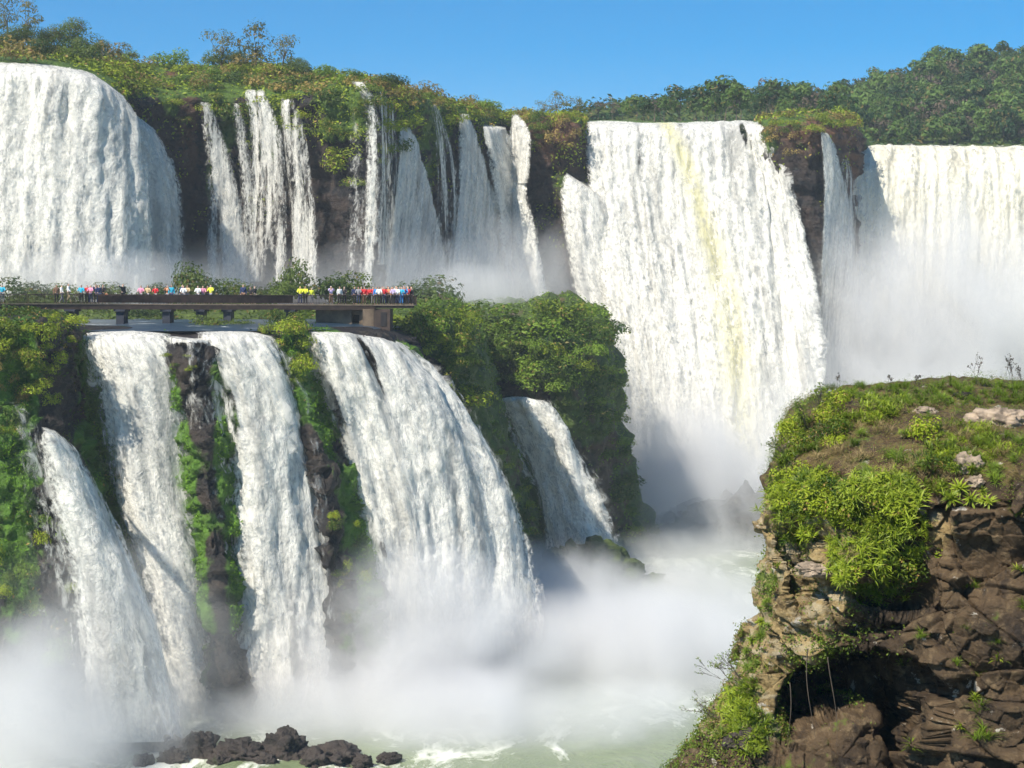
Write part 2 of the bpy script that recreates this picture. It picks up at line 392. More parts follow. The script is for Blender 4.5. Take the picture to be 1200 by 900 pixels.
GA, NA = lump(L1, 170, 240, 50, M_lump)
GB, NB = lump(L2, 260, 240, 60, M_lump)

# terrace: shallow river behind the lower lip
M_shallow = NT('shallow_water'); _t = M_shallow; _w = _t.coord((.5, 1, 1), 'World'); _n = _t.noise(_w, .5, 5, .7)
M_shallow = _t.surf(_t.n('ShaderNodeBsdfPrincipled', {'Base Color': _t.mix(_t.mapr(_n, .58, .70), (.025, .05, .085), (.6, .63, .66)), 'Roughness': .3,
      'Normal': _t.n('ShaderNodeBump', {'Height': _n, 'Strength': .7, 'Distance': .4}).outputs[0]}).outputs[0])
V = []; tp = np.array([-260, -60, 60, 100, 200, 320, 440, 480, 520, 560]); td = np.array([170, 170, 174, 180, 181, 183, 192, 205, 240, 262])
for px, d in zip(tp, td):
    for dd_ in np.linspace(d, 300, 40): V.append(((px-600)/F*dd_, dd_, -3.9+.75*min(1, (dd_-d)/8)))
tag(mesh_np('terrace_river', V, grid_quads(len(tp), 40), M_shallow), kind='structure')
# ================================================================== waterfalls
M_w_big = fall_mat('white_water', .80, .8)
M_w_low = fall_mat('white_water_fine', .80, 1.0)  # same colours as the white water above, with finer streaks
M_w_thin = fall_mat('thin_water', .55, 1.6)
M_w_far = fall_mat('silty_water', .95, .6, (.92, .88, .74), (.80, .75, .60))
M_veil = veil_mat('falling_spray')
def fall(label, cols, *a, veil=1, **k):
    o = fall_sheet(label, cols, *a, **k)
    w_ = abs(np.array(cols[-1], float)[:, 0]-np.array(cols[0], float)[:, 0]).max()
    if veil:
        k2 = dict(k); k2['covf'] = k2['tintf'] = None; k2['step'] = k.get('step', 2)*1.7; k2['amp'] = k.get('amp', .5)*1.3; k2['seed'] = k.get('seed', 0)+50
        A = np.array(cols, float); gx = np.linspace(0, 1, A.shape[1])[None, :]*(4.0 if w_ > 60 else 3 if w_ > 24 else 7)
        cx = A[..., 0].mean(0)[None, :]; A[..., 0] += np.sign(A[..., 0]-cx)*gx
        dfun = a[0]; fw = .9 if w_ > 60 else .6
        v = fall_sheet(None, A.tolist(), lambda px, py, v, px0: dfun(px, py, v, px0)-fw*sstep(.0, .2, v), M_veil, *a[2:], name='spray_veil', **{q: r for q, r in k2.items() if q != 'name'})
        v.parent = o
    return o
def fall_sheet(label, cols, dfun, mat, nu=None, nv=None, bulge=.6, amp=.5, cov=.5, covf=None, tintf=None, seed=0, group=None, name='waterfall', step=2.0):
    """cols: left to right, each a list of (px, py) top to bottom"""
    A = np.array(cols, float)
    wpx = np.ptp(A[..., 0].mean(1)); xm = A[..., 0].mean(); ym = A[..., 1].mean()
    dm = float(np.mean(dfun(np.array([xm]), np.array([ym]), np.array([.5]), np.array([xm])))); pad = (.95 if wpx > 24 else .5)*F/dm*np.linspace(.35, 1, A.shape[1])
    A[0, :, 0] -= pad; A[-1, :, 0] += pad
    wpx = np.ptp(A[..., 0].mean(1)); hpx = np.ptp(A[0, :, 1])
    nu = nu or int(max(8, min(260, wpx/step))); nv = nv or int(max(20, min(300, hpx/step)))
    B = cr(cr(A, nu, 0), nv, 1)
    u = np.linspace(0, 1, nu)[:, None]*np.ones((1, nv)); v = np.linspace(0, 1, nv)[None, :]*np.ones((nu, 1))
    D = dfun(B[..., 0], B[..., 1], v, B[:, :1, 0]*np.ones((1, nv))) - bulge*(1-(2*u-1)**2)*sstep(0, .1, v)
    G = np.stack([(B[..., 0]-600)/F*D, D, (HY-B[..., 1])/F*D], -1)
    uv = metric_uv(G); N = normals(G)
    wid = np.linalg.norm(G[-1]-G[0], axis=-1)[None, :]
    um, vm = uv[..., 0]*(wid/np.maximum(uv[-1:, :, 0], .01)), uv[..., 1]
    s = seed*13.7
    q = lambda a, b: np.stack([um/a+s, vm/b, um*0+s], -1)
    d = amp*(1.2*(1-np.abs(noise(q(3.4, 34), seed)))+.6*noise(q(1.3, 16), seed+1)+.3*noise(q(.8, 5), seed+2)+.22*noise(q(.6, 1.4), seed+3))
    d = d*sstep(0, .16, v)
    # bursts of falling clumps
    G = G+N*d[..., None]
    edge = np.minimum(u, 1-u)*wid
    edge = np.minimum(edge, vm*.9+.1+1.1*noise(q(1.6, 30), seed+6))
    c = cov+.35*fbm(q(2.6, 20), seed+7, 3)+(covf(um, vm, u, v, B) if covf else 0)
    ti = tintf(um, vm, u, v, B) if tintf else um*0
    o = mesh_np(name, G, grid_quads(nu, nv), mat, uv=np.stack([um, vm], -1).reshape(-1, 2)+s,
                attrs={'edge': edge.ravel(), 'cov': c.ravel(), 'tint': np.clip(ti, 0, 1).ravel()})
    return tag(o, label, 'waterfall' if label else None, group)
def dU(off=3.0, fwd=4.0, back=2.5):
    return lambda px, py, v, px0: DU(px)+back-(back+off)*sstep(0, .05, v)-fwd*v
def Dc(tabx, tabd, off=3.0, fwd=6.0, back=3.0, k=.05):
    return lambda px, py, v, px0: np.interp(px0, tabx, tabd)+back-(back+off)*sstep(0, k, v)-fwd*v**1.5
# --- upper row
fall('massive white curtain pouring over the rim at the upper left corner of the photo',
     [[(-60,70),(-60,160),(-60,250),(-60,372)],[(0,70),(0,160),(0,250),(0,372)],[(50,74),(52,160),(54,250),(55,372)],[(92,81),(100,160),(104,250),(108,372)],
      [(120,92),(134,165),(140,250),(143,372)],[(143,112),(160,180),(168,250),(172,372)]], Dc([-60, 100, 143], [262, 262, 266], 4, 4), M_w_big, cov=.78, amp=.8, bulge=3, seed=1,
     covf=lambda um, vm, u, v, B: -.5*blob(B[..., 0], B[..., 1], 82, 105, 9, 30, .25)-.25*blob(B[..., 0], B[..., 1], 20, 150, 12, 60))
fall('shaded white water sliding off the right shoulder of the massive upper left curtain',
     [[(146,124),(160,190),(168,260),(172,360)],[(165,138),(180,195),(184,260),(186,360)],[(180,152),(202,215),(206,280),(204,360)]], Dc([146, 180], [276, 280], 1, 3), M_w_big, cov=.45, amp=.6, bulge=2, seed=2)
G2 = 'thin falls below the grassy rim'
def U2(label, L, R_, **k):
    n = len(L); k.setdefault('step', 1.2)
    return fall(label, [L, R_] if k.pop('two', 1) else 0, dU(k.pop('off', 2.6), k.pop('fwd', 3)), k.pop('mat', M_w_thin), nv=k.pop('nv', 130), **k)
U2('slanting thin ribbon of water, leftmost of the ribbons under the grassy rim', [(236,116),(246,180),(249,250),(247,345)], [(243,117),(264,180),(279,250),(290,345)], cov=.55, seed=3, bulge=.5, amp=.3)
U2('narrow sparse trickle between the slanting ribbon and the forked cascade', [(273,118),(281,180),(287,250),(288,330)], [(278,118),(291,180),(297,250),(302,330)], cov=.45, seed=4, bulge=.3, amp=.2)
U2('forked white cascade spreading over green moss in the middle of the thin ribbons', [(289,104),(297,150),(299,230),(298,330)], [(307,104),(326,160),(330,230),(330,330)], cov=.46, seed=5, bulge=.6, amp=.3)
U2('bright straight ribbon beside the dark shaded cliff, right of the forked cascade', [(330,113),(337,180),(344,250),(345,335)], [(341,113),(356,160),(366,240),(372,335)], cov=.62, seed=6, bulge=.6, amp=.3)
U2('tall thin fall dropping off the green nose of the upper cliff', [(412,94),(431,130),(433,220),(431,335)], [(430,95),(443,130),(447,220),(454,335)], cov=.5, seed=7, bulge=.5, amp=.3)
U2('faint veil of drops just right of the tall thin fall on the green nose', [(446,104),(447,160),(448,230),(446,310)], [(456,104),(461,160),(464,230),(466,310)], cov=.40, seed=8, bulge=.3, amp=.2)
U2('hair thin thread of water left of the tall fall on the green nose', [(413,128),(413,180),(413,250),(413,320)], [(418,128),(420,180),(421,250),(422,320)], cov=.3, seed=9, bulge=.2, amp=.1)
U2('blue shaded fall widening downward like a tall cone', [(471,148),(467,200),(461,270),(455,350)], [(478,147),(494,200),(508,270),(520,350)], cov=.46, seed=10, bulge=1.5, amp=.4, mat=M_w_big)
U2('slim shaded trickle between the cone shaped fall and the wide blue fall', [(505,120),(514,180),(518,250),(516,335)], [(510,120),(527,180),(533,250),(534,335)], cov=.45, seed=11, bulge=.4, amp=.2)
U2('wide blue shaded fall left of the bright sunlit one', [(541,131),(541,200),(537,270),(530,365)], [(547,132),(566,200),(586,270),(603,365)], cov=.5, seed=12, bulge=1.5, amp=.4, mat=M_w_big, off=4)
U2('bright sunlit fall dropping left of the brown rocky knob', [(567,145),(577,205),(588,280),(606,370)], [(590,147),(608,195),(624,270),(640,370)], cov=.74, seed=13, bulge=1.5, amp=.5, mat=M_w_big, off=6)
U2('short white chute at the foot of the scrubby crest beside the brown rocky knob', [(600,134),(598,155),(597,180),(598,215)], [(607,134),(621,155),(622,176),(618,215)], cov=.8, seed=14, bulge=.6, amp=.3, mat=M_w_big, nv=40, off=5)
# --- centre
kx = lambda px, py: 0
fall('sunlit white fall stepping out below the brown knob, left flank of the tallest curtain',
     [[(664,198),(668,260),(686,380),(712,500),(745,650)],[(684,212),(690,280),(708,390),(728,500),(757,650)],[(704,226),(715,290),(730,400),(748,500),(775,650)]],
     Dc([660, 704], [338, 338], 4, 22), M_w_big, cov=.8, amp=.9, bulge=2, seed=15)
def tintC(um, vm, u, v, B):
    x = np.interp(B[..., 1], [140, 200, 300, 420, 600], [778, 806, 838, 862, 872]); wd = np.interp(B[..., 1], [140, 300, 600], [9, 16, 26])
    return np.exp(-((B[..., 0]-x)/wd)**2)*.8*(1-.4*v)
def covC(um, vm, u, v, B):
    x, y = B[..., 0], B[..., 1]
    return -.6*blob(x, y, 716, 162, 4, 20, .1)-.6*blob(x, y, 872, 158, 5, 16, .2)-.4*blob(x, y, 798, 146, 8, 5)-.5*blob(x, y, 748, 150, 3, 12)-.0*blob(x, y, 872, 200, 7, 60, .1)-.35*blob(x, y, 748, 190, 7, 40, .05)-.45*blob(x, y, 884, 240, 6, 90, .18)-.35*blob(x, y, 850, 150, 6, 10)
fall('tallest white curtain in the middle with a yellow silty streak down it',
     [[(688,141),(694,200),(706,300),(728,430),(745,650)],[(735,142),(740,200),(752,300),(768,430),(786,650)],[(780,143),(790,200),(806,300),(820,430),(832,650)],
      [(830,142),(846,200),(862,300),(872,430),(880,650)],[(868,141),(892,200),(908,300),(920,430),(926,650)],[(891,143),(921,215),(945,310),(960,430),(968,650)]],
     Dc([688, 780, 868, 891], [347, 349, 347, 342], 4, 38, 3, .04), M_w_big, cov=.72, amp=1.1, bulge=4, seed=16, tintf=tintC, covf=covC)
U2('slender curved fall on the dark cliff right of the tallest curtain', [(963,150),(968,220),(964,320),(958,450)], [(969,150),(987,220),(997,320),(1003,450)], cov=.58, seed=17, bulge=1, amp=.3, mat=M_w_thin, off=3)
U2('faint shaded fall at the outer edge of the dark cliff nose', [(985,178),(988,240),(990,330),(990,450)], [(992,178),(1003,240),(1006,330),(1010,450)], cov=.42, seed=18, bulge=.6, amp=.3, mat=M_w_thin, off=3)
# --- far right
def dFar(px, py, v, px0):
    return np.interp(v, [0, .03, .07, .10, .2, .5, 1], [386, 381, 372, 366, 358, 350, 340])-(np.clip(px-1000, -20, 999)*-.02)
def farcol(x, dx=0):
    return [(x, 169+.02*(x-1000)), (x, 176), (x, 190), (x, 206), (x-2+dx, 260), (x-4+dx, 360), (x-8+dx, 480), (x-10+dx, 700)]
fall('broad cream coloured fall below the forested hill at the right edge of the photo',
     [farcol(1000), farcol(1060), farcol(1130), farcol(1220), farcol(1330), farcol(1460)], dFar, M_w_far, nu=300, nv=300, cov=1.1, amp=.6, bulge=0, seed=19,
     covf=lambda um, vm, u, v, B: -.35*blob(B[..., 0], B[..., 1], 1040, 206, 40, 5, .0)-.4*blob(B[..., 0], B[..., 1], 1168, 186, 14, 5)-.3*blob(B[..., 0], B[..., 1], 1090, 208, 30, 5))
# --- lower row
M_L = M_w_low
def DL(tab, off=3., fwd=5.):
    x, d = zip(*tab); return Dc(x, d, off, fwd, 3, .05)
fall('narrow white cascade sliding diagonally down the overgrown cliff at the far left',
     [[(52,500),(64,540),(78,600),(98,700),(115,870)],[(58,502),(80,553),(108,615),(142,700),(172,870)],[(64,506),(96,565),(130,636),(170,740),(204,870)]],
     DL([(53, 160), (70, 164)], 2, 3), M_L, cov=.55, amp=.5, bulge=1, seed=20,
     covf=lambda um, vm, u, v, B: .25*blob(B[..., 0], B[..., 1], 105, 600, 20, 60, .4)-.2*u*0)
fall('short trickle at the leftmost edge spilling over ferns', [[(14,470),(24,500),(38,560),(50,640),(60,760)],[(26,476),(44,510),(60,570),(72,640),(84,760)]],
     DL([(10, 159), (26, 160)], 1.2, 2), M_w_thin, cov=.3, amp=.3, bulge=.4, seed=21, step=1.2)
fall('dense cream white column left of the mossy rock island under the walkway',
     [[(98,388),(116,440),(134,520),(150,600),(186,700),(214,870)],[(130,386),(152,440),(165,520),(178,600),(204,700),(226,870)],[(165,386),(182,440),(190,520),(202,600),(222,700),(238,870)],[(196,390),(200,430),(208,520),(217,600),(234,700),(252,870)]],
     DL([(98, 179), (196, 180)], 4, 6), M_L, cov=.86, amp=.7, bulge=1.5, seed=22)
fall('trickling water over the black top of the mossy rock island',
     [[(196,392),(206,420),(214,470),(226,560),(240,640)],[(225,396),(232,430),(240,480),(252,560),(262,640)],[(250,392),(262,440),(272,500),(282,600),(288,760)]],
     DL([(196, 178), (222, 175), (250, 178)], 2.6, 1.5), M_w_thin, cov=.30, amp=.2, bulge=.2, seed=23, step=1.2, covf=lambda um, vm, u, v, B: .7*sstep(404, 394, B[..., 1])-.15*sstep(500, 560, B[..., 1]))
fall('wide white fall between the mossy rock island and the bushy ledge',
     [[(232,388),(256,430),(276,520),(286,620),(292,740),(296,870)],[(262,386),(284,440),(302,520),(316,620),(324,740),(330,870)],[(292,387),(312,430),(334,520),(350,620),(358,740),(364,870)],[(316,391),(335,440),(356,530),(374,630),(386,740),(394,870)]],
     DL([(245, 180), (316, 183)], 4, 7), M_L, cov=.72, amp=.7, bulge=1.5, seed=24,
     covf=lambda um, vm, u, v, B: -.5*blob(B[..., 0], B[..., 1], 272, 470, 6, 60, .25)-.45*blob(B[..., 0], B[..., 1], 322, 690, 7, 90, .02)-.35*blob(B[..., 0], B[..., 1], 300, 430, 4, 30, .4))
fall('blue shaded strip of falling water behind the edge of the bushy ledge',
     [[(362,392),(360,430),(364,500),(378,560),(392,640)],[(372,392),(384,430),(396,500),(412,560),(424,640)]],
     DL([(362, 188), (372, 188)], 2, 0), M_L, cov=.62, amp=.4, bulge=.3, seed=25)
fall('largest lower fall fanning out to the right beneath the end of the walkway',
     [[(364,386),(382,430),(408,520),(436,620),(450,740),(456,870)],[(390,386),(412,430),(440,520),(466,620),(480,740),(488,870)],[(415,387),(446,440),(478,520),(500,620),(512,720),(524,850)],
      [(440,390),(480,440),(520,510),(545,600),(556,700),(566,830)],[(466,398),(512,448),(560,520),(600,600),(622,690),(640,800)]],
     DL([(364, 187), (440, 192), (466, 196)], 4, 6), M_L, cov=.70, amp=.8, bulge=2, seed=26,
     covf=lambda um, vm, u, v, B: -.55*blob(B[..., 0], B[..., 1], 428, 412, 12, 26, .5)-.5*blob(B[..., 0], B[..., 1], 393, 470, 6, 60, .35)-.4*blob(B[..., 0], B[..., 1], 470, 412, 10, 14, .6)-.4*blob(B[..., 0], B[..., 1], 447, 455, 4, 30, .4)-.2*blob(B[..., 0], B[..., 1], 520, 700, 26, 90)+.2*blob(B[..., 0], B[..., 1], 470, 640, 30, 160, .1))
fall('creamy fall bursting from the notch between the two overgrown rock masses',
     [[(588,466),(606,490),(628,540),(644,600),(660,680)],[(604,464),(626,486),(652,540),(668,600),(684,680)],[(622,467),(652,494),(684,560),(706,620),(724,680)]],
     DL([(588, 262), (622, 258)], 11, 3), M_w_low, cov=.95, amp=.8, bulge=3, seed=27)
fall('thin lacy water running over moss left of the creamy notch fall',
     [[(583,478),(590,505),(604,530),(622,560)],[(594,480),(610,505),(630,540),(652,590)]],
     DL([(583, 256), (594, 256)], 5, 1), M_w_thin, cov=.35, amp=.3, bulge=.5, seed=28, step=1.2)
# ================================================================== foliage tools
def leaf_quads(Pn, Nn, size, aspect=.5, jit=1.0, up=.3):
    """one diamond leaf per point; Nn is the outward direction"""
    n = len(Pn)
    d = rng.normal(size=(n, 3)); d /= np.linalg.norm(d, axis=1, keepdims=True)
    nn = Nn+d*jit; nn[:, 2] += up; nn /= np.linalg.norm(nn, axis=1, keepdims=True)+1e-9
    a = np.cross(nn, rng.normal(size=(n, 3))); a /= np.linalg.norm(a, axis=1, keepdims=True)+1e-9
    b = np.cross(nn, a)
    s = (size*(.6+.8*rng.random(n)))[:, None] if np.ndim(size) == 0 else (size*(.6+.8*rng.random(n)))[:, None]
    V = np.stack([Pn-a*s, Pn-b*s*aspect+nn*s*.15, Pn+a*s, Pn+b*s*aspect+nn*s*.15], 1).reshape(-1, 3)
    return V, np.arange(4*n).reshape(-1, 4)
def leaf_obj(name, Pn, Nn, size, mat, lv, parent=None, **k):
    V, Q = leaf_quads(Pn, Nn, size, **k)
    return mesh_np(name, V, Q, mat, smooth=False, attrs={'lv': np.repeat(lv, 4)}, parent=parent)
def scatter(name, G, N, W, dens, size, mat, lift=.35, cl=3.0, seed=0, **k):
    """leaves spread over a surface grid: dens per square metre times the weight W, in clumps"""
    du = np.linalg.norm(np.gradient(G, axis=0), axis=-1); dv = np.linalg.norm(np.gradient(G, axis=1), axis=-1)
    clump = sstep(-.25, .35, noise(G/cl, seed)+.4*noise(G/(cl*.35), seed+1))
    w_ = np.clip(du*dv*dens*np.clip(W, 0, 1)*(.15+clump), 0, None).ravel()
    cnt = rng.poisson(w_); idx = np.repeat(np.arange(len(cnt)), cnt)
    g = G.reshape(-1, 3)[idx]; nn = N.reshape(-1, 3)[idx]
    e = np.median(du)*.6+.05
    g = g+rng.uniform(-e, e, g.shape)+nn*(rng.random((len(g), 1))**1.5*lift*(.4+clump.ravel()[idx][:, None]))
    lv = np.clip(.5+.35*noise(g/1.3, seed+3)+.25*rng.normal(size=len(g)), 0, 1)
    return tag(leaf_obj(name, g, nn, size, mat, lv, **k), kind='stuff')

def unit(n):
    d = rng.normal(size=(n, 3)); return d/np.linalg.norm(d, axis=1, keepdims=True)
def dome_points(n, lobes, flat=.8, low=-.25):
    """points near the skins of several overlapping lobes"""
    Cc = [np.array([0, 0, .35])]+[np.array([math.cos(a)*r, math.sin(a)*r, z]) for a, r, z in
          [(rng.random()*6.28, .3+.35*rng.random(), .15+.55*rng.random()) for _ in range(lobes)]]
    Rr = [.55]+[.28+.2*rng.random() for _ in range(lobes)]
    P_, N_ = [], []
    k = np.array(Rr)**2; k = (k/k.sum()*n).astype(int)
    for c, r, m in zip(Cc, Rr, k):
        d = unit(m); d = d[d[:, 2] > low-.2]
        q = c+d*r*(1-.35*rng.random((len(d), 1))**2)*np.array([1, 1, flat])
        P_.append(q); N_.append(d)
    return np.concatenate(P_), np.concatenate(N_)
def stems_mesh(ends, base, r):
    V, Q = [], []
    for e in ends:
        e = np.array(e); b = np.array(base); mid = (b+e)/2+rng.normal(size=3)*.06*np.linalg.norm(e-b)
        pts = [b, mid, e]; o = len(V)
        for j, q in enumerate(pts):
            rr = r*(1-.4*j)
            for a in range(4): V.append(q+np.array([math.cos(a*1.57), math.sin(a*1.57), 0])*rr)
        for j in range(2):
            for a in range(4): Q.append((o+j*4+a, o+j*4+(a+1) % 4, o+j*4+4+(a+1) % 4, o+j*4+4+a))
    return V, Q

def shrub_template(n, lobes, size, mat):
    Pn, Nn = dome_points(n, lobes); lv = np.clip(.5+.4*noise(Pn*2.3, int(rng.integers(99)))+.2*rng.normal(size=len(Pn)), 0, 1)
    V, Q = leaf_quads(Pn, Nn, size, jit=.5)
    return V, Q, np.repeat(lv, 4)
def tmesh(name, V, Q, lv, mat):
    o = mesh_np(name, V, Q, mat, smooth=False, attrs={'lv': lv}); m = o.data; bpy.data.objects.remove(o); return m
SHR = [tmesh('shrub', *shrub_template(800, 8, .066, None), M_leaf) for _ in range(4)]
SHRD = [tmesh('shrub', *shrub_template(420, 6, .075, None), M_leaf_dry) for _ in range(2)]
M_leaf_green = leaf_mat('mossy_green_leaves', (.022, .055, .006), (.17, .27, .022), (.20, .17, .05), .7)
SHRO = [tmesh('shrub', *shrub_template(800, 8, .062, None), M_leaf_green) for _ in range(3)]
M_leaf_far = leaf_mat('island_leaves', (.028, .055, .012), (.12, .17, .025), (.16, .11, .03), .7, .25, .2)
SHRF = [tmesh('shrub', *shrub_template(1500, 10, .055, None), M_leaf_far) for _ in range(3)]

def put(mesh, name, loc, scale, rz, label, cat, group=None, tilt=(0, 0)):
    o = bpy.data.objects.new(name, mesh); COL.objects.link(o)
    o.location = loc; o.scale = scale if hasattr(scale, '__len__') else (scale,)*3; o.rotation_euler = (tilt[0], tilt[1], rz)
    return tag(o, label, cat, group)
def pix(G): return 600+G[..., 0]/G[..., 1]*F, HY-G[..., 2]/G[..., 1]*F
class Surf:
    def __init__(s, G, N):
        s.G = G.reshape(-1, 3); s.N = N.reshape(-1, 3); s.x, s.y = pix(s.G)
        s.ok = (s.N[:, 1] < .15)
    def at(s, px, py, tol=5):
        d = (s.x-px)**2+(s.y-py)**2
        m = d < tol*tol
        if not m.any(): i = int(np.argmin(d))
        else:
            j = np.nonzero(m)[0]; i = int(j[np.argmin(s.G[j, 1])])
        return s.G[i], s.N[i]
SU, SL, SA, SB = Surf(GU, NUn), Surf(GL, normals(GL)), Surf(GA, NA), Surf(GB, NB)

def in_poly(x, y, poly):
    c = False; j = len(poly)-1
    for i in range(len(poly)):
        (xi, yi), (xj, yj) = poly[i], poly[j]
        if (yi > y) != (yj > y) and x < (xj-xi)*(y-yi)/(yj-yi)+xi: c = not c
        j = i
    return c
def fill_poly(poly, n, mind, rnd):
    xs = [q[0] for q in poly]; ys = [q[1] for q in poly]; out = []
    for _ in range(n*40):
        x, y = rnd.uniform(min(xs), max(xs)), rnd.uniform(min(ys), max(ys))
        if in_poly(x, y, poly) and all((x-a)**2+((y-b)*1.3)**2 > mind**2 for a, b in out):
            out.append((x, y))
            if len(out) >= n: break
    return out
def shrubs(S, poly, n, mind, size, meshes, label, group, seed, sink=.15, name='shrub', tall=1.0):
    rnd = random.Random(seed)
    for x, y in fill_poly(poly, n, mind, rnd):
        g, nn = S.at(x, y); s = size*rnd.uniform(.65, 1.35)
        loc = Vector(g)+Vector((nn[0], nn[1], nn[2]))*s*.12-Vector((0, 0, s*sink))
        put(rnd.choice(meshes), name, loc, (s*rnd.uniform(.9, 1.25), s, s*rnd.uniform(.7, 1.05)*tall), rnd.uniform(0, 6.3), label, 'shrub', group)
# rim of the upper cliff
shrubs(SU, [(125,80),(160,76),(250,78),(330,82),(420,92),(470,102),(560,128),(608,138),(608,150),(560,146),(520,132),(470,118),(400,108),(300,104),(200,104),(150,108)], 36, 16, 2.7, SHR+SHRD+SHRO,
       'low green and straw coloured shrub on the island rim above the thin falls', 'shrubs on the rim of the upper island', 11)
shrubs(SU, [(205,105),(300,112),(400,104),(430,112),(480,128),(560,145),(560,170),(480,150),(470,190),(440,230),(400,215),(380,175),(300,135),(215,150)], 30, 15, 2.9, SHR,
       'green clump hanging just under the rim between the thin falls', 'clumps hanging below the upper rim', 12)
shrubs(SU, [(612,128),(688,128),(690,160),(660,180),(622,180),(612,160)], 12, 13, 2.5, SHR+SHRD,
       'rusty and green shrub on the brown rocky knob beside the tallest curtain', 'shrubs on the brown knob', 13)
shrubs(SU, [(895,132),(1000,132),(1004,146),(960,150),(930,180),(905,170)], 16, 12, 2.2, SHR+SHRD,
       'scrubby bush on top of the dark cliff nose right of the tallest curtain', 'bushes on the dark cliff nose', 14)
shrubs(SB, [(480,372),(560,362),(690,362),(716,390),(720,440),(700,440),(640,430),(560,430),(480,400)], 36, 17, 3.3, SHRO+SHR[:1],
       'rounded green bush on the broad overgrown rock mass above the notch fall', 'bushes covering the broad rock mass', 15)
shrubs(SB, [(566,430),(700,440),(722,440),(724,500),(750,575),(772,625),(745,632),(716,560),(690,500),(650,470),(600,455)], 24, 17, 2.9, SHRO,
       'dark green bush clinging to the steep side right of the notch fall', 'bushes on the steep right side of the broad rock mass', 16)
shrubs(SA, [(462,366),(545,366),(566,420),(560,480),(520,470),(480,400)], 26, 14, 2.5, SHRO[:1]+SHR[:2],
       'yellow green bush on the rock mass at the end of the walkway', 'bushes on the rock mass by the walkway end', 17)
shrubs(SA, [(576,520),(604,535),(634,600),(634,655),(604,640),(590,570)], 12, 13, 1.6, SHR,
       'bright green bush on the low rock foot left of the notch fall', 'bushes on the rock foot by the notch fall', 18)
shrubs(SL, [(-20,372),(60,372),(96,385),(96,400),(70,440),(70,500),(40,470),(-20,460)], 28, 14, 1.4, SHR+SHRD[:1],
       'mixed green and rusty shrub at the top of the left overgrown cliff', 'shrubs on top of the left overgrown cliff', 19, tall=1.25)
shrubs(SL, [(-20,470),(30,500),(50,560),(80,640),(100,720),(80,780),(30,800),(-20,760)], 20, 18, 1.25, SHRO+SHR[:2],
       'hanging bush on the shaded lower face of the left overgrown cliff', 'bushes on the lower face of the left cliff', 20, tall=1.8)
shrubs(SL, [(305,372),(352,372),(362,392),(362,440),(352,475),(330,450),(318,410)], 14, 12, 1.4, SHR,
       'bright green bush piled on the ledge between the two lower falls', 'bushes on the ledge between the lower falls', 21, tall=1.4)
shrubs(SL, [(378,590),(410,590),(436,640),(440,720),(415,740),(385,650)], 10, 14, .9, SHR[:2],
       'small green bush on the black rib right of the bushy ledge', 'bushes on the black rib', 22, tall=1.6)
shrubs(SL, [(192,412),(240,410),(248,440),(232,450),(200,435)], 5, 12, .7, SHR,
       'small bush on top of the mossy rock island in the lower falls', 'bushes on the mossy rock island', 23)

# loose cover that nobody could count
px_, py_ = pix(GU); rv = np.linspace(0, 1, 150)[None, :]*np.ones((760, 1))
dry = np.clip(sstep(.1, -.2, noise(GU/7, 88))+.9*blob(px_, py_, 355, 92, 50, 14), 0, 1)
isl = np.where(rv < .2, 1, sstep(110, 150, px_))*sstep(1008, 1000, px_)*(1-sstep(684, 690, px_)*sstep(893, 888, px_))
redu = 1-.6*np.clip(redm, 0, 1)
W = redu*isl*np.where(rv < .27, 1., sstep(.47, .27, rv+.09*noise(GU/4, 66)))
scatter('undergrowth', GU, NUn, W*(1-.7*dry), 5.0, .34, M_leaf, .8, 3.2, 201)
scatter('dry_grass', GU, NUn, W*dry*sstep(.34, .24, rv), 6, .32, M_leaf_dry, .8, 2.6, 202)
scatter('undergrowth', GU, NUn, isl*sstep(.3, .36, rv)*sstep(.72, .5, rv)*sstep(.1, .5, noise(np.stack([GU[..., 0]/3, GU[..., 1]/3, GU[..., 2]/7], -1), 67)+.8*(moss-.3)), 6, .26, M_leaf, .6, 2.0, 203)
for G_, N_, s_ in ((GA, NA, 204), (GB, NB, 205)):
    rr = np.linspace(0, 1, G_.shape[1])[None, :]*np.ones(G_.shape[:2])
    scatter('undergrowth', G_, N_, .12+.6*sstep(.75, .45, rr+.15*noise(G_/5, s_)), 8, .24, M_leaf_green, .35, 2.4, s_)
pL, yL = pix(GL); NLn = normals(GL)
gr = sstep(.55, .95, mo)
scatter('moss', GL, NLn, gr, 26, .14, M_moss, .3, 1.6, 206, up=-.2)
lf = sstep(110, 80, pL-(yL-400)*.22)*(1-.9*blob(pL, yL, 72, 450, 30, 50))+blob(pL, yL, 335, 420, 26, 60)
scatter('undergrowth', GL, NLn, lf*(.35+.65*sstep(480, 400, yL))*sstep(-.1, .35, noise(GL/3.5, 71)+.35*sstep(480, 400, yL)), 16, .19, M_leaf, .5, 1.6, 207)

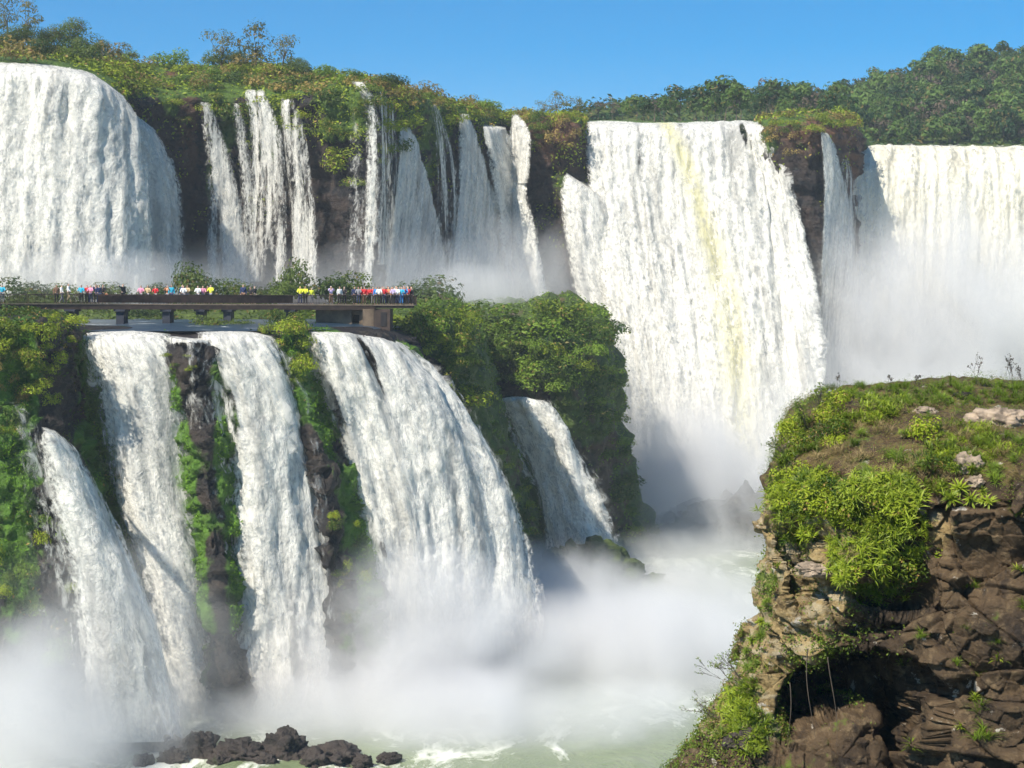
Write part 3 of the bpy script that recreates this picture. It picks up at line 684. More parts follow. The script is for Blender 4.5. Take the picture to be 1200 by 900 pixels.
# ------------------------------------------------------------------ banks behind the walkway
bk = []
for px in np.linspace(-200, 470, 12):
    h = .9*math.sin(px*.03)+.5*math.sin(px*.011+2)
    bk.append([(px, HY+3.6/214*F, 214), (px, HY+(2.6-h*.4)/219*F, 219), (px, HY+(2.0-h)/228*F, 228), (px, HY+(1.6-h)/250*F, 250), (px, HY+4.5/275*F, 275)])
GK = grid_from(bk, 200, 40); NK = normals(GK); GK = GK+NK*(.5*fbm(GK/3, 91, 3))[..., None]
tag(mesh_np('bank', GK, grid_quads(200, 40), M_green, attrs={'moss': np.ones(GK.shape[:2]).ravel()}), kind='structure')
scatter('undergrowth', GK, NK, np.ones(GK.shape[:2]), 5, .3, M_leaf_far, .6, 2.5, 208)
rnd = random.Random(5)
def big_bush(px, ybase, d, r, h, label, mesh=None):
    x, y, z = P(px, ybase, d)
    put(mesh or rnd.choice(SHRF), 'bush', (x, y, z-.15*h), (r*1.15, r*1.15, h*1.05), rnd.uniform(0, 6), label, 'bush')
big_bush(225, 345, 232, 3.3, 5.5, 'tall olive green bush rising above the walkway near its middle')
big_bush(243, 352, 228, 2.6, 3.6, 'low rounded bush against the right side of the tall olive bush')
big_bush(275, 350, 235, 3.4, 3.4, 'wide pale bush behind the walkway railing, between the two tallest bushes')
big_bush(310, 352, 232, 2.6, 2.8, 'low hazy bush behind the railing, left of the pointed bush')
big_bush(347, 345, 236, 2.6, 5.8, 'pointed bush standing tallest behind the walkway right of centre')
big_bush(333, 352, 230, 2.8, 3.6, 'broad bush leaning on the left foot of the pointed bush')
big_bush(390, 352, 236, 4.2, 4.4, 'dense yellow green bush behind the walkway just before the crowd')
big_bush(410, 350, 238, 3.0, 4.4, 'dense dark bush next to the left end of the crowd')
big_bush(28, 352, 236, 4.0, 3.8, 'dark rounded bush in the spray behind the left end of the walkway')
big_bush(75, 352, 238, 3.4, 3.0, 'faint low bush in the spray left of the first walkers')
big_bush(128, 352, 238, 4.2, 3.2, 'faint wide bush in the spray behind the first group of walkers')
big_bush(180, 352, 238, 3.2, 2.8, 'faint low bush in the spray behind the middle of the walkway')
big_bush(500, 372, 268, 7.5, 7.5, 'dark bluish mound of scrub in the shade behind the crowd end of the walkway')
big_bush(460, 368, 262, 5, 5.5, 'dark bluish scrub behind the crowded platform')
big_bush(250, 385, 189, 2.4, 1.8, 'bright low bush growing in the river under the walkway')
big_bush(283, 384, 190, 1.8, 1.2, 'small low bush in the river right of the bright one under the walkway')
big_bush(60, 384, 186, 3.0, 1.3, 'flat green bush by the water at the leftmost walkway pier')
big_bush(175, 372, 212, 3.6, 1.8, 'flat green bush in the river between the walkway piers')

# ------------------------------------------------------------------ trees
def tree_parts(n, h, cr_, lobes, leaf, mat, open_=0., flat=.75, low=.30):
    Cc = []; tops = []
    for k in range(lobes):
        a = rng.random()*6.28; r = cr_*(.15+.6*rng.random()); z = h*(low+(.85-low)*rng.random())
        c = np.array([math.cos(a)*r, math.sin(a)*r, z]); Cc.append((c, cr_*(.32+.25*rng.random()))); tops.append(c)
    Cc.append((np.array([0, 0, h*.78]), cr_*.6))
    P_, N_ = [], []
    for c, r in Cc:
        m = int(n/len(Cc)); d = unit(m); d = d[(d[:, 2] > -.5)]
        if open_: d = d[noise(d*2.5+c, 5) > open_-.5]
        P_.append(c+d*r*(1-.45*rng.random((len(d), 1))**1.6)*np.array([1, 1, flat])); N_.append(d)
    Pn = np.concatenate(P_); Nn = np.concatenate(N_)
    lv = np.clip(.5+.4*noise(Pn/1.2, 3)+.2*rng.normal(size=len(Pn)), 0, 1)
    V, Q = leaf_quads(Pn, Nn, leaf, jit=.55)
    cm = tmesh('crown', V, Q, np.repeat(lv, 4), mat)
    V2, Q2 = stems_mesh(tops, (0, 0, h*.35), .09); Va, Qa = stems_mesh([(0, 0, h*.5)], (0, 0, -1), .2)
    Q2 = Q2+[tuple(i+len(V2) for i in q) for q in Qa]; V2 = V2+Va
    o = mesh_np('trunk', V2, Q2, M_bark); tm = o.data; bpy.data.objects.remove(o)
    return cm, tm
M_tree_near = leaf_mat('island_tree_leaves', (.022, .05, .010), (.11, .16, .022), (.15, .09, .03), .6, .3, .3)
M_tree_olive = leaf_mat('olive_tree_leaves', (.07, .07, .02), (.22, .19, .05), (.20, .12, .05), .4, .3, .3)
TN = [tree_parts(9000, 7, 4.6, 15, .165, M_tree_near, low=.12) for _ in range(2)]
TO = [tree_parts(1900, 6.5, 3.1, 11, .18, M_tree_olive, .35, low=.2) for _ in range(2)]
TF = [tree_parts(700, 9, 4.0, 8, .55, M_forest, low=.35) for _ in range(5)]
TB = [tree_parts(420, 9, 3.6, 7, .42, M_forest_b, .3) for _ in range(2)]
def tree(parts, loc, s, label, group=None, name='tree', sz=1.0):
    e = bpy.data.objects.new(name, None); COL.objects.link(e); e.location = loc; e.scale = (s, s, s*sz); e.rotation_euler = (0, 0, rnd.uniform(0, 6.28))
    tag(e, label, 'tree', group)
    for nm, m in zip(('crown', 'trunk'), parts):
        c = bpy.data.objects.new(nm, m); COL.objects.link(c); c.parent = e
def tree_at(parts, px, py, s, label, sz=1.0, sink=.5):
    g, nn = SU.at(px, py, 4); tree(parts, (g[0], g[1], g[2]-sink), s, label, sz=sz)
def tree_free(parts, px, ybase, d, s, label, sz=1.0):
    tree(parts, P(px, ybase, d), s, label, sz=sz)
tree_free(TN[0], 88, 72, 300, 1.05, 'round dense green tree with a reddish top behind the massive left curtain')
tree_free(TN[1], 60, 72, 296, .8, 'lower green tree touching the left side of the round dense tree')
tree_free(TN[1], 22, 70, 300, 1.0, 'wide dark tree at the top left corner under a thin leafy one', .8)
tree_free(TN[0], -14, 68, 298, 1.0, 'dark tree cut by the left edge of the photo')
tree_free(TO[0], 33, 50, 306, 1.0, 'thin open tree with bright green tips rising at the top left corner', 1.25)
tree_free(TO[1], 8, 44, 310, .95, 'bare spindly tree at the top left corner of the photo', 1.25)
tree_free(TN[0], 122, 76, 300, .6, 'small grey green tree right of the round dense tree')
tree_free(TO[0], 146, 78, 305, .7, 'small twiggy tree on the slope where the massive left curtain ends')
tree_free(TO[1], 260, 84, 318, 1.25, 'pale olive tree, left of three on top of the grassy island')
tree_free(TN[1], 280, 84, 312, .55, 'dark green bushy tree at the foot of three pale island trees')
tree_free(TO[0], 300, 84, 318, 1.35, 'straw coloured vase shaped tree, middle of three on the grassy island', 1.15)
tree_free(TO[1], 333, 84, 318, 1.1, 'grey brown thin tree, right of three on the grassy island')
tree_free(TN[0], 352, 86, 312, .4, 'small round tree right of the three island trees')
tree_free(TO[0], 652, 137, 345, .85, 'flat topped open tree on the brown rocky knob')
tree_free(TO[1], 676, 140, 348, .75, 'thin leafless tree at the right edge of the brown rocky knob')
tree_free(TO[1], 636, 138, 346, .55, 'small pale tree at the left edge of the brown rocky knob')

shrubs(SU, [(-20,62),(120,64),(260,74),(400,88),(460,98),(560,122),(606,132),(606,136),(560,128),(460,104),(380,92),(260,80),(120,72),(-20,68)], 22, 20, 3.1, SHRO+SHRD[:1]+SHRF[:1],
       'taller rounded bush breaking the skyline of the upper island', 'bushes on the skyline of the upper island', 24, sink=.05)
# far forest
HF = []
for px, yc in ((620,150),(680,136),(740,128),(800,122),(860,116),(920,112),(965,118),(990,112),(1030,96),(1080,84),(1130,72),(1180,66),(1240,58),(1340,50),(1500,46),(1700, 52)):
    D2 = 640 if px > 985 else 520+(px-620)*.2
    zf = 33.5
    HF.append([(px, HY-zf/452*F, 452), (px, HY-zf/452*F-.3*(HY-zf/452*F-yc), 500 if px > 985 else 470), (px, yc+.25*(HY-zf/452*F-yc), (D2+500)/2), (px, yc, D2), (px, yc+20, D2+160)])
GH = grid_from(HF, 240, 60); NH = normals(GH)
GH = GH+np.array([0, 0, 1])*(2.0*fbm(GH/30, 95, 3))[..., None]
tag(mesh_np('hill', GH, grid_quads(240, 60), M_green, attrs={'moss': np.ones(GH.shape[:2]).ravel()}), kind='structure')
hx, hy = pix(GH)
scatter('undergrowth', GH, NH, sstep(640, 700, hx)*sstep(1260, 1230, hx), .7, .9, M_forest, 2.5, 12, 209)
SH = Surf(GH, NH)
rnd = random.Random(9)
k = 0
pts = fill_poly([(985,118),(1040,100),(1100,84),(1150,72),(1215,64),(1260,64),(1260,172),(1004,172)], 170, 8.5, rnd)
LAB = ['grey green rounded tree in the forest on the far right hillside', 'reddish bare looking tree in the forest on the far right hillside']
for x, y in pts:
    g, nn = SH.at(x, y, 4); bare = rnd.random() < (.34 if y < 110 else .16)
    s = rnd.uniform(.7, 1.3)
    tree((rnd.choice(TB) if bare else rnd.choice(TF)), (g[0], g[1], g[2]-1.5), s, LAB[int(bare)], 'bare trees on the far hillside' if bare else 'leafy trees on the far hillside', sz=rnd.uniform(.8, 1.25))
pts = fill_poly([(700,134),(760,124),(850,114),(930,108),(985,112),(1000,136),(700,139)], 46, 9, rnd)
for x, y in pts:
    bare = rnd.random() < .22; d = 400+rnd.random()*70
    tree((rnd.choice(TB) if bare else rnd.choice(TF)), P(x, 139+rnd.random()*2, d), rnd.uniform(.6, .95)*max(.6, (152-y)/28), ['blue green tree in the line behind the lip of the tallest curtain', 'pale dry tree in the line behind the lip of the tallest curtain'][int(bare)],
         'dry trees behind the tallest curtain' if bare else 'green trees behind the tallest curtain')
# ================================================================== walkway
M_rust = plain('weathered_brown_steel', (.045, .028, .022), .75, .2, 1.5, .35)
M_pier = plain('dark_pier_paint', (.022, .026, .04), .7, 0, 1.0)
M_conc = plain('stained_concrete', (.13, .095, .065), .9, 0, .8, .4)
M_opening_shade = plain('opening_shade_black', (.02, .018, .02), .9)  # near-black colour stands in for the shade inside the openings
M_plank = plain('walkway_deck', (.20, .15, .11), .85, 0, 2)
def boxes(name, L, mat, parent):
    """L: list of (x0,x1,y0,y1,z0,z1) or 8-corner lists"""
    V, Q = [], []
    for b in L:
        if len(b) == 6:
            x0, x1, y0, y1, z0, z1 = b
            c = [(x0,y0,z0),(x1,y0,z0),(x1,y1,z0),(x0,y1,z0),(x0,y0,z1),(x1,y0,z1),(x1,y1,z1),(x0,y1,z1)]
        else: c = b
        o = len(V); V += c
        Q += [tuple(o+i for i in f) for f in ((0,3,2,1),(4,5,6,7),(0,1,5,4),(1,2,6,5),(2,3,7,6),(3,0,4,7))]
    o = mesh_np(name, V, Q, mat, smooth=False, parent=parent)
    return o
def bw(px):   # centre line of the walkway and its deck height
    d = np.interp(px, [-40, 490], [184, 198]); return (px-600)/F*d, d, np.interp(px, [-40, 490], [-.95, -1.18])
def beam(pa, pb, off0, off1, z0, z1):
    xa, ya, za = bw(pa); xb, yb, zb = bw(pb)
    c = []
    for z in (z0, z1): c += [(xa, ya+off0, za+z), (xb, yb+off0, zb+z), (xb, yb+off1, zb+z), (xa, ya+off1, za+z)]
    return c
wk = bpy.data.objects.new('walkway', None); COL.objects.link(wk)
tag(wk, 'long brown metal walkway on dark piers crossing the river above the lower falls', 'walkway')
boxes('deck', [beam(-60, 440, -1.5, 1.5, -.12, 0), beam(440, 487, -2.8, 2.8, -.12, 0)], M_plank, wk)
boxes('girder', [beam(-60, 440, -1.45, -1.2, -.62, -.125), beam(440, 484, -2.7, -2.4, -.40, -.125)], M_rust, wk)
boxes('girder', [beam(-60, 440, 1.2, 1.45, -.62, -.125), beam(440, 484, 2.4, 2.7, -.40, -.125)], M_rust, wk)
def railing(pa, pb, off):
    L = [beam(pa, pb, off-.04, off+.04, .98, 1.05), beam(pa, pb, off-.025, off+.025, .12, .17)]
    x = pa
    k = 0
    while x < pb:
        w_ = .35 if k % 8 == 0 else .12
        L.append(beam(x, x+w_, off-.03, off+.03, 0, .98)); x += 1.35; k += 1
    return boxes('railing', L, M_rust, wk)
railing(-60, 440, -1.42); railing(-60, 440, 1.42); railing(440, 486, -2.7); railing(440, 486, 2.7)
xe, ye, ze = bw(486.5)
L = [(xe-.04, xe+.04, ye-2.7, ye+2.7, ze+.98, ze+1.05)]+[(xe-.02, xe+.02, ye-2.7+k*.27, ye-2.67+k*.27, ze, ze+.98) for k in range(21)]
boxes('railing', L, M_rust, wk)
# solid weathered mesh panels behind the bars of the middle stretch
M_panel = plain('rail_mesh_panel', (.05, .03, .026), .9, 0, 1.5, .4)
boxes('rail_panel', [beam(118, 345, -1.36, -1.33, .14, .97)], M_panel, wk)
for px in (-30, 28, 85, 143, 197, 236, 268, 341):
    x, y, z = bw(px)
    boxes('pier', [(x-.42, x+.42, y-1.1, y+1.1, -5.2, z-.63), (x-.6, x+.6, y-1.4, y+1.4, z-.85, z-.625)], M_pier, wk)
ab = bpy.data.objects.new('abutment', None); COL.objects.link(ab); tag(ab, 'stained concrete block with dark openings under the crowded end of the walkway', 'abutment')
def pb_(pa, pb, y0, y1, ya, yb):   # front face measured from photo rows at distance y0
    return ((pa-600)/F*y0, (pb-600)/F*y0, y0, y1, (HY-yb)/F*y0, (HY-ya)/F*y0)
boxes('wall', [pb_(370, 412, 195.2, 199, 363, 388), pb_(421, 434, 195.4, 199, 363.5, 390), pb_(412, 421, 196.0, 199, 363, 369)], M_conc, ab)
boxes('ledge', [pb_(362, 436, 193.9, 195.1, 384, 393)], M_conc, ab)
boxes('opening_shade', [pb_(412.2, 420.8, 197.5, 198, 369, 390)], M_opening_shade, ab)  # black panel closing the opening, its inner shade put into the colour
boxes('column', [pb_(425, 438, 194.4, 195.3, 362, 394)], M_conc, ab)
boxes('buttress', [pb_(438.3, 457, 194.2, 199, 362, 394)], plain('brown_concrete', (.06, .04, .032), .9, 0, .8, .3), ab)
boxes('opening_shade_patch', [pb_(446, 453, 194.13, 194.19, 366, 382)], M_opening_shade, ab)  # thin black sheet on the solid buttress, shade of an opening as colour

# ================================================================== people
def skin_mesh(name, verts, edges, radii, root=0, sub=1):
    m = bpy.data.meshes.new(name); m.from_pydata(verts, edges, []); o = bpy.data.objects.new(name, m); COL.objects.link(o)
    mod = o.modifiers.new('s', 'SKIN'); mod.use_smooth_shade = True
    for i, r in enumerate(radii):
        d = m.skin_vertices[0].data[i]; d.radius = (r, r) if not hasattr(r, '__len__') else r; d.use_root = i == root
    if sub: o.modifiers.new('u', 'SUBSURF').levels = sub
    dg = bpy.context.evaluated_depsgraph_get(); ev = o.evaluated_get(dg)
    me = bpy.data.meshes.new_from_object(ev); me.name = name
    bpy.data.objects.remove(o); me.materials.clear(); me.materials.append(None)
    return me
def person_template(pose):
    # facing -y (towards the camera); joints in metres, 1.72 m tall
    pel, che, nek, hed, top = (0,0,.95), (0,.0,1.28), (0,0,1.46), (0,-.02,1.58), (0,-.02,1.68)
    la = {'rail': [(-.19,0,1.40), (-.27,-.12,1.16), (-.22,-.36,1.12), (-.21,-.43,1.12)], 'down': [(-.19,0,1.40), (-.24,.02,1.12), (-.25,-.05,.88), (-.25,-.07,.79)],
          'photo': [(-.19,0,1.40), (-.28,-.16,1.24), (-.12,-.34,1.47), (-.08,-.38,1.52)], 'point': [(-.19,0,1.40), (-.42,-.12,1.42), (-.62,-.22,1.52), (-.70,-.24,1.55)]}
    ra = {'rail': 'rail', 'down': 'down', 'photo': 'photo', 'point': 'down', 'walk': 'down'}[pose]
    A = la.get(pose, la['down']); B = [(-x, y, z) for x, y, z in la[ra]]
    if pose == 'walk': A = [(-.19,0,1.40), (-.24,-.1,1.14), (-.23,-.3,1.0), (-.22,-.36,.97)]; B = [(.19,0,1.40), (.24,.12,1.15), (.25,.12,.9), (.25,.1,.82)]
    st = .28 if pose == 'walk' else .04
    LL = [(-.09,0,.88), (-.11,-st*.7,.48), (-.12,-st*.8 if pose == 'walk' else 0,.09), (-.13,-st*.8-.14,.04)]
    RL = [(.09,0,.88), (.11,.02,.48), (.12,st*1.1,.09), (.13,st*1.1-.13,.04)]
    V = [pel, che, nek, hed, top]+A+B+LL+RL
    E = [(0,1),(1,2),(2,3),(3,4),(1,5),(5,6),(6,7),(7,8),(1,9),(9,10),(10,11),(11,12),(0,13),(13,14),(14,15),(15,16),(0,17),(17,18),(18,19),(19,20)]
    Rr = [(.14,.11),(.15,.11),.055,(.085,.10),(.07,.085)]+[.055,.045,.036,.04]*2+[.085,.062,.042,.045]*2
    body = skin_mesh('person_body', V, E, Rr)
    SV = [(0,0,.90), (0,0,1.12), che, (0,0,1.43)]+[A[0], A[1], A[2]]+[B[0], B[1], B[2]]
    shirt = skin_mesh('jacket', SV, [(0,1),(1,2),(2,3),(2,4),(4,5),(5,6),(2,7),(7,8),(8,9)], [(.175,.14),(.165,.13),(.18,.14),(.09,.08),.075,.062,.052,.075,.062,.052])
    TV = [pel, LL[0], LL[1], LL[2], RL[0], RL[1], RL[2]]
    tro = skin_mesh('trousers', TV, [(0,1),(1,2),(2,3),(0,4),(4,5),(5,6)], [(.155,.12),.10,.075,.058,.10,.075,.058])
    hair = skin_mesh('hair', [(0,.015,1.60), (0,.0,1.69)], [(0,1)], [(.092,.095),(.08,.085)])
    return body, shirt, tro, hair
POSES = {k: person_template(k) for k in ('rail', 'down', 'photo', 'point', 'walk')}
SKINS = [plain('skin', c, .6) for c in ((.55,.33,.23), (.42,.24,.16), (.62,.42,.32))]
CLO = {n: plain('cloth_'+n, c, .85) for n, c in dict(red=(.55,.02,.03), blue=(.02,.22,.60), cyan=(.03,.45,.65), white=(.80,.80,.80), yellow=(.72,.75,.05), black=(.02,.02,.025), navy=(.025,.04,.12),
       pink=(.75,.30,.45), orange=(.65,.25,.12), grey=(.25,.25,.28), khaki=(.35,.28,.18), lilac=(.55,.45,.70), green=(.10,.35,.10), brown=(.20,.11,.07), tan=(.60,.45,.25)).items()}
HAIRS = {'dark': plain('dark_hair', (.02,.015,.012), .6), 'fair': plain('fair_hair', (.35,.22,.10), .6), 'cap': CLO['white'], 'hood': CLO['yellow'], 'red': CLO['red'], 'hoodb': CLO['cyan']}
def person(px, off, pose, rz, shirt, tro, label, hair='dark', h=1.0, skin=0, group=None):
    x, y, z = bw(px)
    e = bpy.data.objects.new('person', None); COL.objects.link(e); e.location = (x, y+off, z+.01); e.rotation_euler = (0, 0, rz); e.scale = (h*1.2,)*3
    tag(e, label, 'person', group)
    for nm, me, mt in zip(('body', 'jacket', 'trousers', 'hair'), POSES[pose], (SKINS[skin], CLO[shirt], CLO[tro], HAIRS[hair])):
        c = bpy.data.objects.new(nm, me); COL.objects.link(c); c.parent = e
        c.material_slots[0].link = 'OBJECT'; c.material_slots[0].material = mt
B_, A_ = math.pi, 0.0
FR = -.98   # at the camera-side railing
PEOPLE = [
 (5, FR+.2, 'rail', .2, 'cyan', 'grey', 'person in a bright blue hooded coat alone at the left end of the walkway', 'hoodb'),
 (69, FR, 'down', .3, 'brown', 'black', 'person in a brown top, left of the pair standing apart on the walkway'),
 (73, FR+.7, 'walk', 1.4, 'white', 'grey', 'person in a pale top walking behind the brown one'),
 (82, FR+.3, 'walk', 1.5, 'white', 'khaki', 'tall person in a pale shirt and light trousers walking alone', 'dark', 1.08),
 (98, FR, 'rail', 0, 'cyan', 'black', 'person in a light blue shirt, first of the cluster left of centre'),
 (104, FR+.3, 'rail', .2, 'red', 'black', 'person in red next to the one in light blue'),
 (109, FR, 'rail', -.3, 'pink', 'navy', 'person in pink and white in the cluster left of centre'),
 (113, FR+.8, 'photo', 0, 'navy', 'black', 'person in navy with raised hands at the middle of the left cluster', 'dark', 1.05),
 (118, FR, 'down', .6, 'navy', 'navy', 'person in dark blue standing sideways in the left cluster'),
 (121, FR+.9, 'rail', .1, 'black', 'black', 'person in black at the right end of the left cluster', 'dark', 1.03),
 (127, FR+.1, 'rail', 0, 'orange', 'white', 'small child in orange and white by the railing', 'fair', .62),
 (146, FR+.2, 'point', .9, 'black', 'black', 'tall person in black looking sideways alone before the dark railing', 'dark', 1.08),
 (167, FR+.2, 'rail', 0, 'pink', 'grey', 'person in a pale pink top, left of three behind the dark railing'),
 (175, FR+.2, 'rail', 0, 'tan', 'grey', 'person in a sandy top, middle of three behind the dark railing', 'fair'),
 (184, FR+.2, 'rail', 0, 'red', 'grey', 'person in a dark red top, right of three behind the dark railing', 'dark', .97),
 (198, FR+.2, 'photo', 0, 'orange', 'grey', 'person with an orange hat half behind the blue shirt', 'fair'),
 (203, FR, 'down', .2, 'cyan', 'navy', 'broad person in a bright blue shirt at the middle of the walkway', 'fair', 1.04),
 (214, FR+.9, 'down', 0, 'navy', 'black', 'person in dark clothes half hidden behind two white shirts', 'dark', 1.06),
 (217, FR, 'rail', .2, 'white', 'grey', 'person in a white shirt, left one of two leaning together'),
 (221, FR+.3, 'rail', -.2, 'tan', 'grey', 'person in a cream top and light hat, right one of two leaning together', 'fair', 1.02),
 (234, FR, 'rail', 0, 'white', 'grey', 'person in a white shirt leftmost of four in a row'),
 (239, FR+.3, 'rail', .3, 'pink', 'grey', 'person in a pink top second of four in a row'),
 (244, FR+.6, 'down', 0, 'brown', 'black', 'person in dark red brown third of four in a row'),
 (249, FR, 'rail', -.2, 'yellow', 'grey', 'person in a pale yellow top last of four in a row', 'dark', 1.05),
 (286, FR+.4, 'down', .2, 'navy', 'brown', 'tall person in dark blue just left of the close dark pair', 'fair', 1.08),
 (295, FR+.2, 'rail', 0, 'black', 'black', 'person in black, left one of a close dark pair', 'dark', .95),
 (300, FR, 'walk', .8, 'black', 'khaki', 'person in a black top and pale trousers, right one of a close dark pair'),
 (353, FR, 'rail', .1, 'yellow', 'navy', 'person in a yellow green raincoat, left of three in raincoats', 'hood'),
 (359, FR+.1, 'rail', -.1, 'yellow', 'black', 'person in a yellow raincoat, middle of three in raincoats', 'hood'),
 (366, FR+.2, 'down', .3, 'yellow', 'grey', 'shorter person in a yellow raincoat, right of three in raincoats', 'hood', .92),
 (389, FR, 'photo', .3, 'lilac', 'brown', 'person in a white cap and lilac shirt taking a photograph', 'cap', 1.03),
 (399, FR, 'down', .5, 'white', 'black', 'person in white and black between the cap wearer and the crowd'),
 (404, FR+.5, 'rail', 0, 'black', 'black', 'person in black just left of the crowd'),
 (416, FR+.5, 'down', .4, 'navy', 'black', 'person in grey blue at the left end of the crowd'),
 (421, FR, 'rail', 0, 'grey', 'navy', 'person in grey at the railing at the left end of the crowd'),
 (424, FR+.4, 'rail', .1, 'red', 'black', 'person in a red jacket first of the red trio in the crowd'),
 (428, FR, 'down', 0, 'red', 'brown', 'person in a red jacket by the railing second of the red trio'),
 (433, FR+.5, 'rail', -.3, 'red', 'black', 'person in red and black third of the red trio', 'dark', .97),
 (438, FR+.1, 'rail', .2, 'red', 'grey', 'person in a coral jacket left of the blue jacket'),
 (442.5, -2.0, 'down', .1, 'blue', 'black', 'person in a blue jacket beside a white top on the platform'),
 (446, -2.2, 'rail', 0, 'white', 'black', 'person in a white top right of the blue jacket'),
 (449, -1.2, 'photo', 0, 'grey', 'black', 'person in grey with raised hands behind the white top', 'dark', 1.04),
 (452, -2.2, 'rail', .2, 'red', 'navy', 'person in a red top and white cap on the platform', 'cap'),
 (455, -1.0, 'down', 0, 'black', 'black', 'person in black at the back of the platform crowd', 'dark', 1.05),
 (457, -2.1, 'down', -.3, 'orange', 'black', 'person in an orange top in the platform crowd'),
 (460, -1.4, 'rail', 0, 'white', 'grey', 'person in white behind the orange top'),
 (462, -2.2, 'rail', .2, 'lilac', 'black', 'person in a pale lilac top at the platform railing'),
 (465, -1.1, 'photo', .2, 'white', 'black', 'person in white with raised hands on the platform', 'fair', 1.05),
 (467, -2.2, 'rail', -.2, 'white', 'navy', 'person in a white jacket with dark trousers at the platform railing'),
 (470, -1.5, 'down', 0, 'tan', 'grey', 'person in a sandy jacket on the platform', 'fair'),
 (472, -2.2, 'rail', .1, 'cyan', 'blue', 'person in light blue with blue trousers at the platform railing'),
 (474, -.9, 'down', 0, 'red', 'black', 'person in red at the back right of the platform', 'red', 1.04),
 (476, -2.1, 'rail', 0, 'blue', 'black', 'person in a strong blue jacket near the platform end'),
 (478.5, -1.3, 'down', .4, 'blue', 'navy', 'person in blue behind the strong blue jacket', 'fair', 1.05),
 (480, -2.2, 'photo', -.4, 'red', 'black', 'person in crimson with raised hands near the platform corner'),
 (482, -1.0, 'rail', 0, 'brown', 'black', 'person in brown at the back corner of the platform', 'dark', 1.03),
 (484, -2.1, 'down', -.8, 'black', 'black', 'person in black at the very corner of the platform'),
]
for i, q in enumerate(PEOPLE): person(*q, skin=i % 3) if len(q) < 10 else person(*q)
# ================================================================== near rock outcrop
OC = [
 [(1000,470,60),(985,500,57),(980,560,55),(980,620,54),(975,700,54),(940,800,54),(900,880,54),(860,1000,54)],
 [(958,466,54),(938,492,50),(925,545,48),(922,610,47),(912,690,47),(880,790,47),(830,880,47),(770,1000,46)],
 [(952,462,51),(930,488,47),(907,545,45),(903,610,44),(896,685,44),(862,790,43.5),(812,878,43),(742,1000,42)],
 [(975,456,50),(950,490,45.5),(918,556,43),(913,625,42.3),(905,700,42.3),(880,800,42),(850,890,41),(820,1000,39.5)],
 [(1003,450,49.5),(985,495,44.5),(955,560,42),(945,625,41.4),(935,700,41.4),(925,800,41.6),(915,890,40.6),(905,1000,39)],
 [(1040,448,49),(1028,498,43.8),(1005,560,41),(998,625,40.6),(992,700,40.6),(985,790,41),(980,880,40),(970,1000,38.6)],
 [(1080,446,49),(1075,500,43.2),(1060,560,40.5),(1060,628,40.2),(1055,710,40.2),(1050,800,40.4),(1045,880,39.8),(1040,1000,38.5)],
 [(1130,443,49),(1132,500,42.6),(1125,562,40),(1122,632,39.8),(1118,720,39.2),(1116,800,39),(1118,880,38.6),(1120,1000,38)],
 [(1195,445,49),(1198,500,42.2),(1198,562,39.6),(1196,640,39.2),(1196,720,38.6),(1198,820,38.2),(1200,900,38),(1200,1000,37.6)],
 [(1290,448,50),(1300,505,42),(1300,565,39.3),(1300,640,39),(1300,720,38.6),(1300,820,38.2),(1300,900,38),(1300,1000,37.6)],
 [(1410,449,50),(1420,508,42.5),(1425,570,40),(1425,640,39.4),(1425,720,39),(1425,820,38.8),(1425,900,38.4),(1425,1000,38)],
 [(1600,452,51),(1610,512,43.5),(1620,575,41),(1620,650,40.5),(1620,730,40),(1620,820,39.8),(1620,900,39.5),(1620,1000,39)],
 [(1830,455,52),(1840,515,46),(1850,580,44),(1850,660,43),(1850,740,43),(1850,820,43),(1850,900,43),(1850,1000,42)],
 [(2000,458,56),(2040,520,54),(2060,600,53),(2060,680,53),(2060,760,53),(2060,840,53),(2060,920,53),(2060,1000,53)]]
NUO = 830
GO = grid_from(OC, NUO, 620); NO = normals(GO)
ox, oy = pix(GO)
# hollow under the overhang
def soft(x, y, cx, cy_, rx, ry, p_=2.):
    q = (np.abs((x-cx)/rx)**p_+np.abs((y-cy_)/ry)**p_); return sstep(1.12, .82, q+.12*fbm(np.stack([x/22, y/22, x*0], -1), 320, 3))
cave = soft(ox, oy, 1012, 838, 100, 78)*sstep(900, 935, ox)*sstep(1128, 1050, ox)+soft(ox, oy, 1070, 900, 52, 70)*.8*sstep(1128, 1070, ox)
cave2 = soft(ox, oy, 935, 640, 26, 30)*.5+soft(ox, oy, 1045, 690, 48, 26)*.45+soft(ox, oy, 945, 690, 22, 30)*.4
floor_ = sstep(848, 872, oy+.25*(ox-960))*sstep(1060, 1030, ox)
GO[..., 1] += 5.0*np.clip(cave, 0, 1)*(1-.9*floor_)+1.8*cave2
NO = normals(GO)
below = sstep(.24, .33, np.linspace(0, 1, 620))[None, :]*np.ones((NUO, 1))
wp = fbm(GO/1.1, 300, 3)[..., None]*.07
fe, cv = cells_facet((GO+wp)/np.array([1.5, 1.5, 1.05]), 301); ge, gv = cells_facet((GO+wp)/np.array([.5, .5, .34]), 305)
crk = sstep(.07, .0, fe); crk2 = sstep(.06, 0, ge)
d = .32*fbm(GO/3.2, 310, 4)+below*((.22+.34*sstep(930, 1010, ox))*cv-.09*crk+.15*gv-.03*crk2+.07*fbm(GO/.25, 312, 3))+(1-below)*.07*fbm(GO/.3, 313, 3)
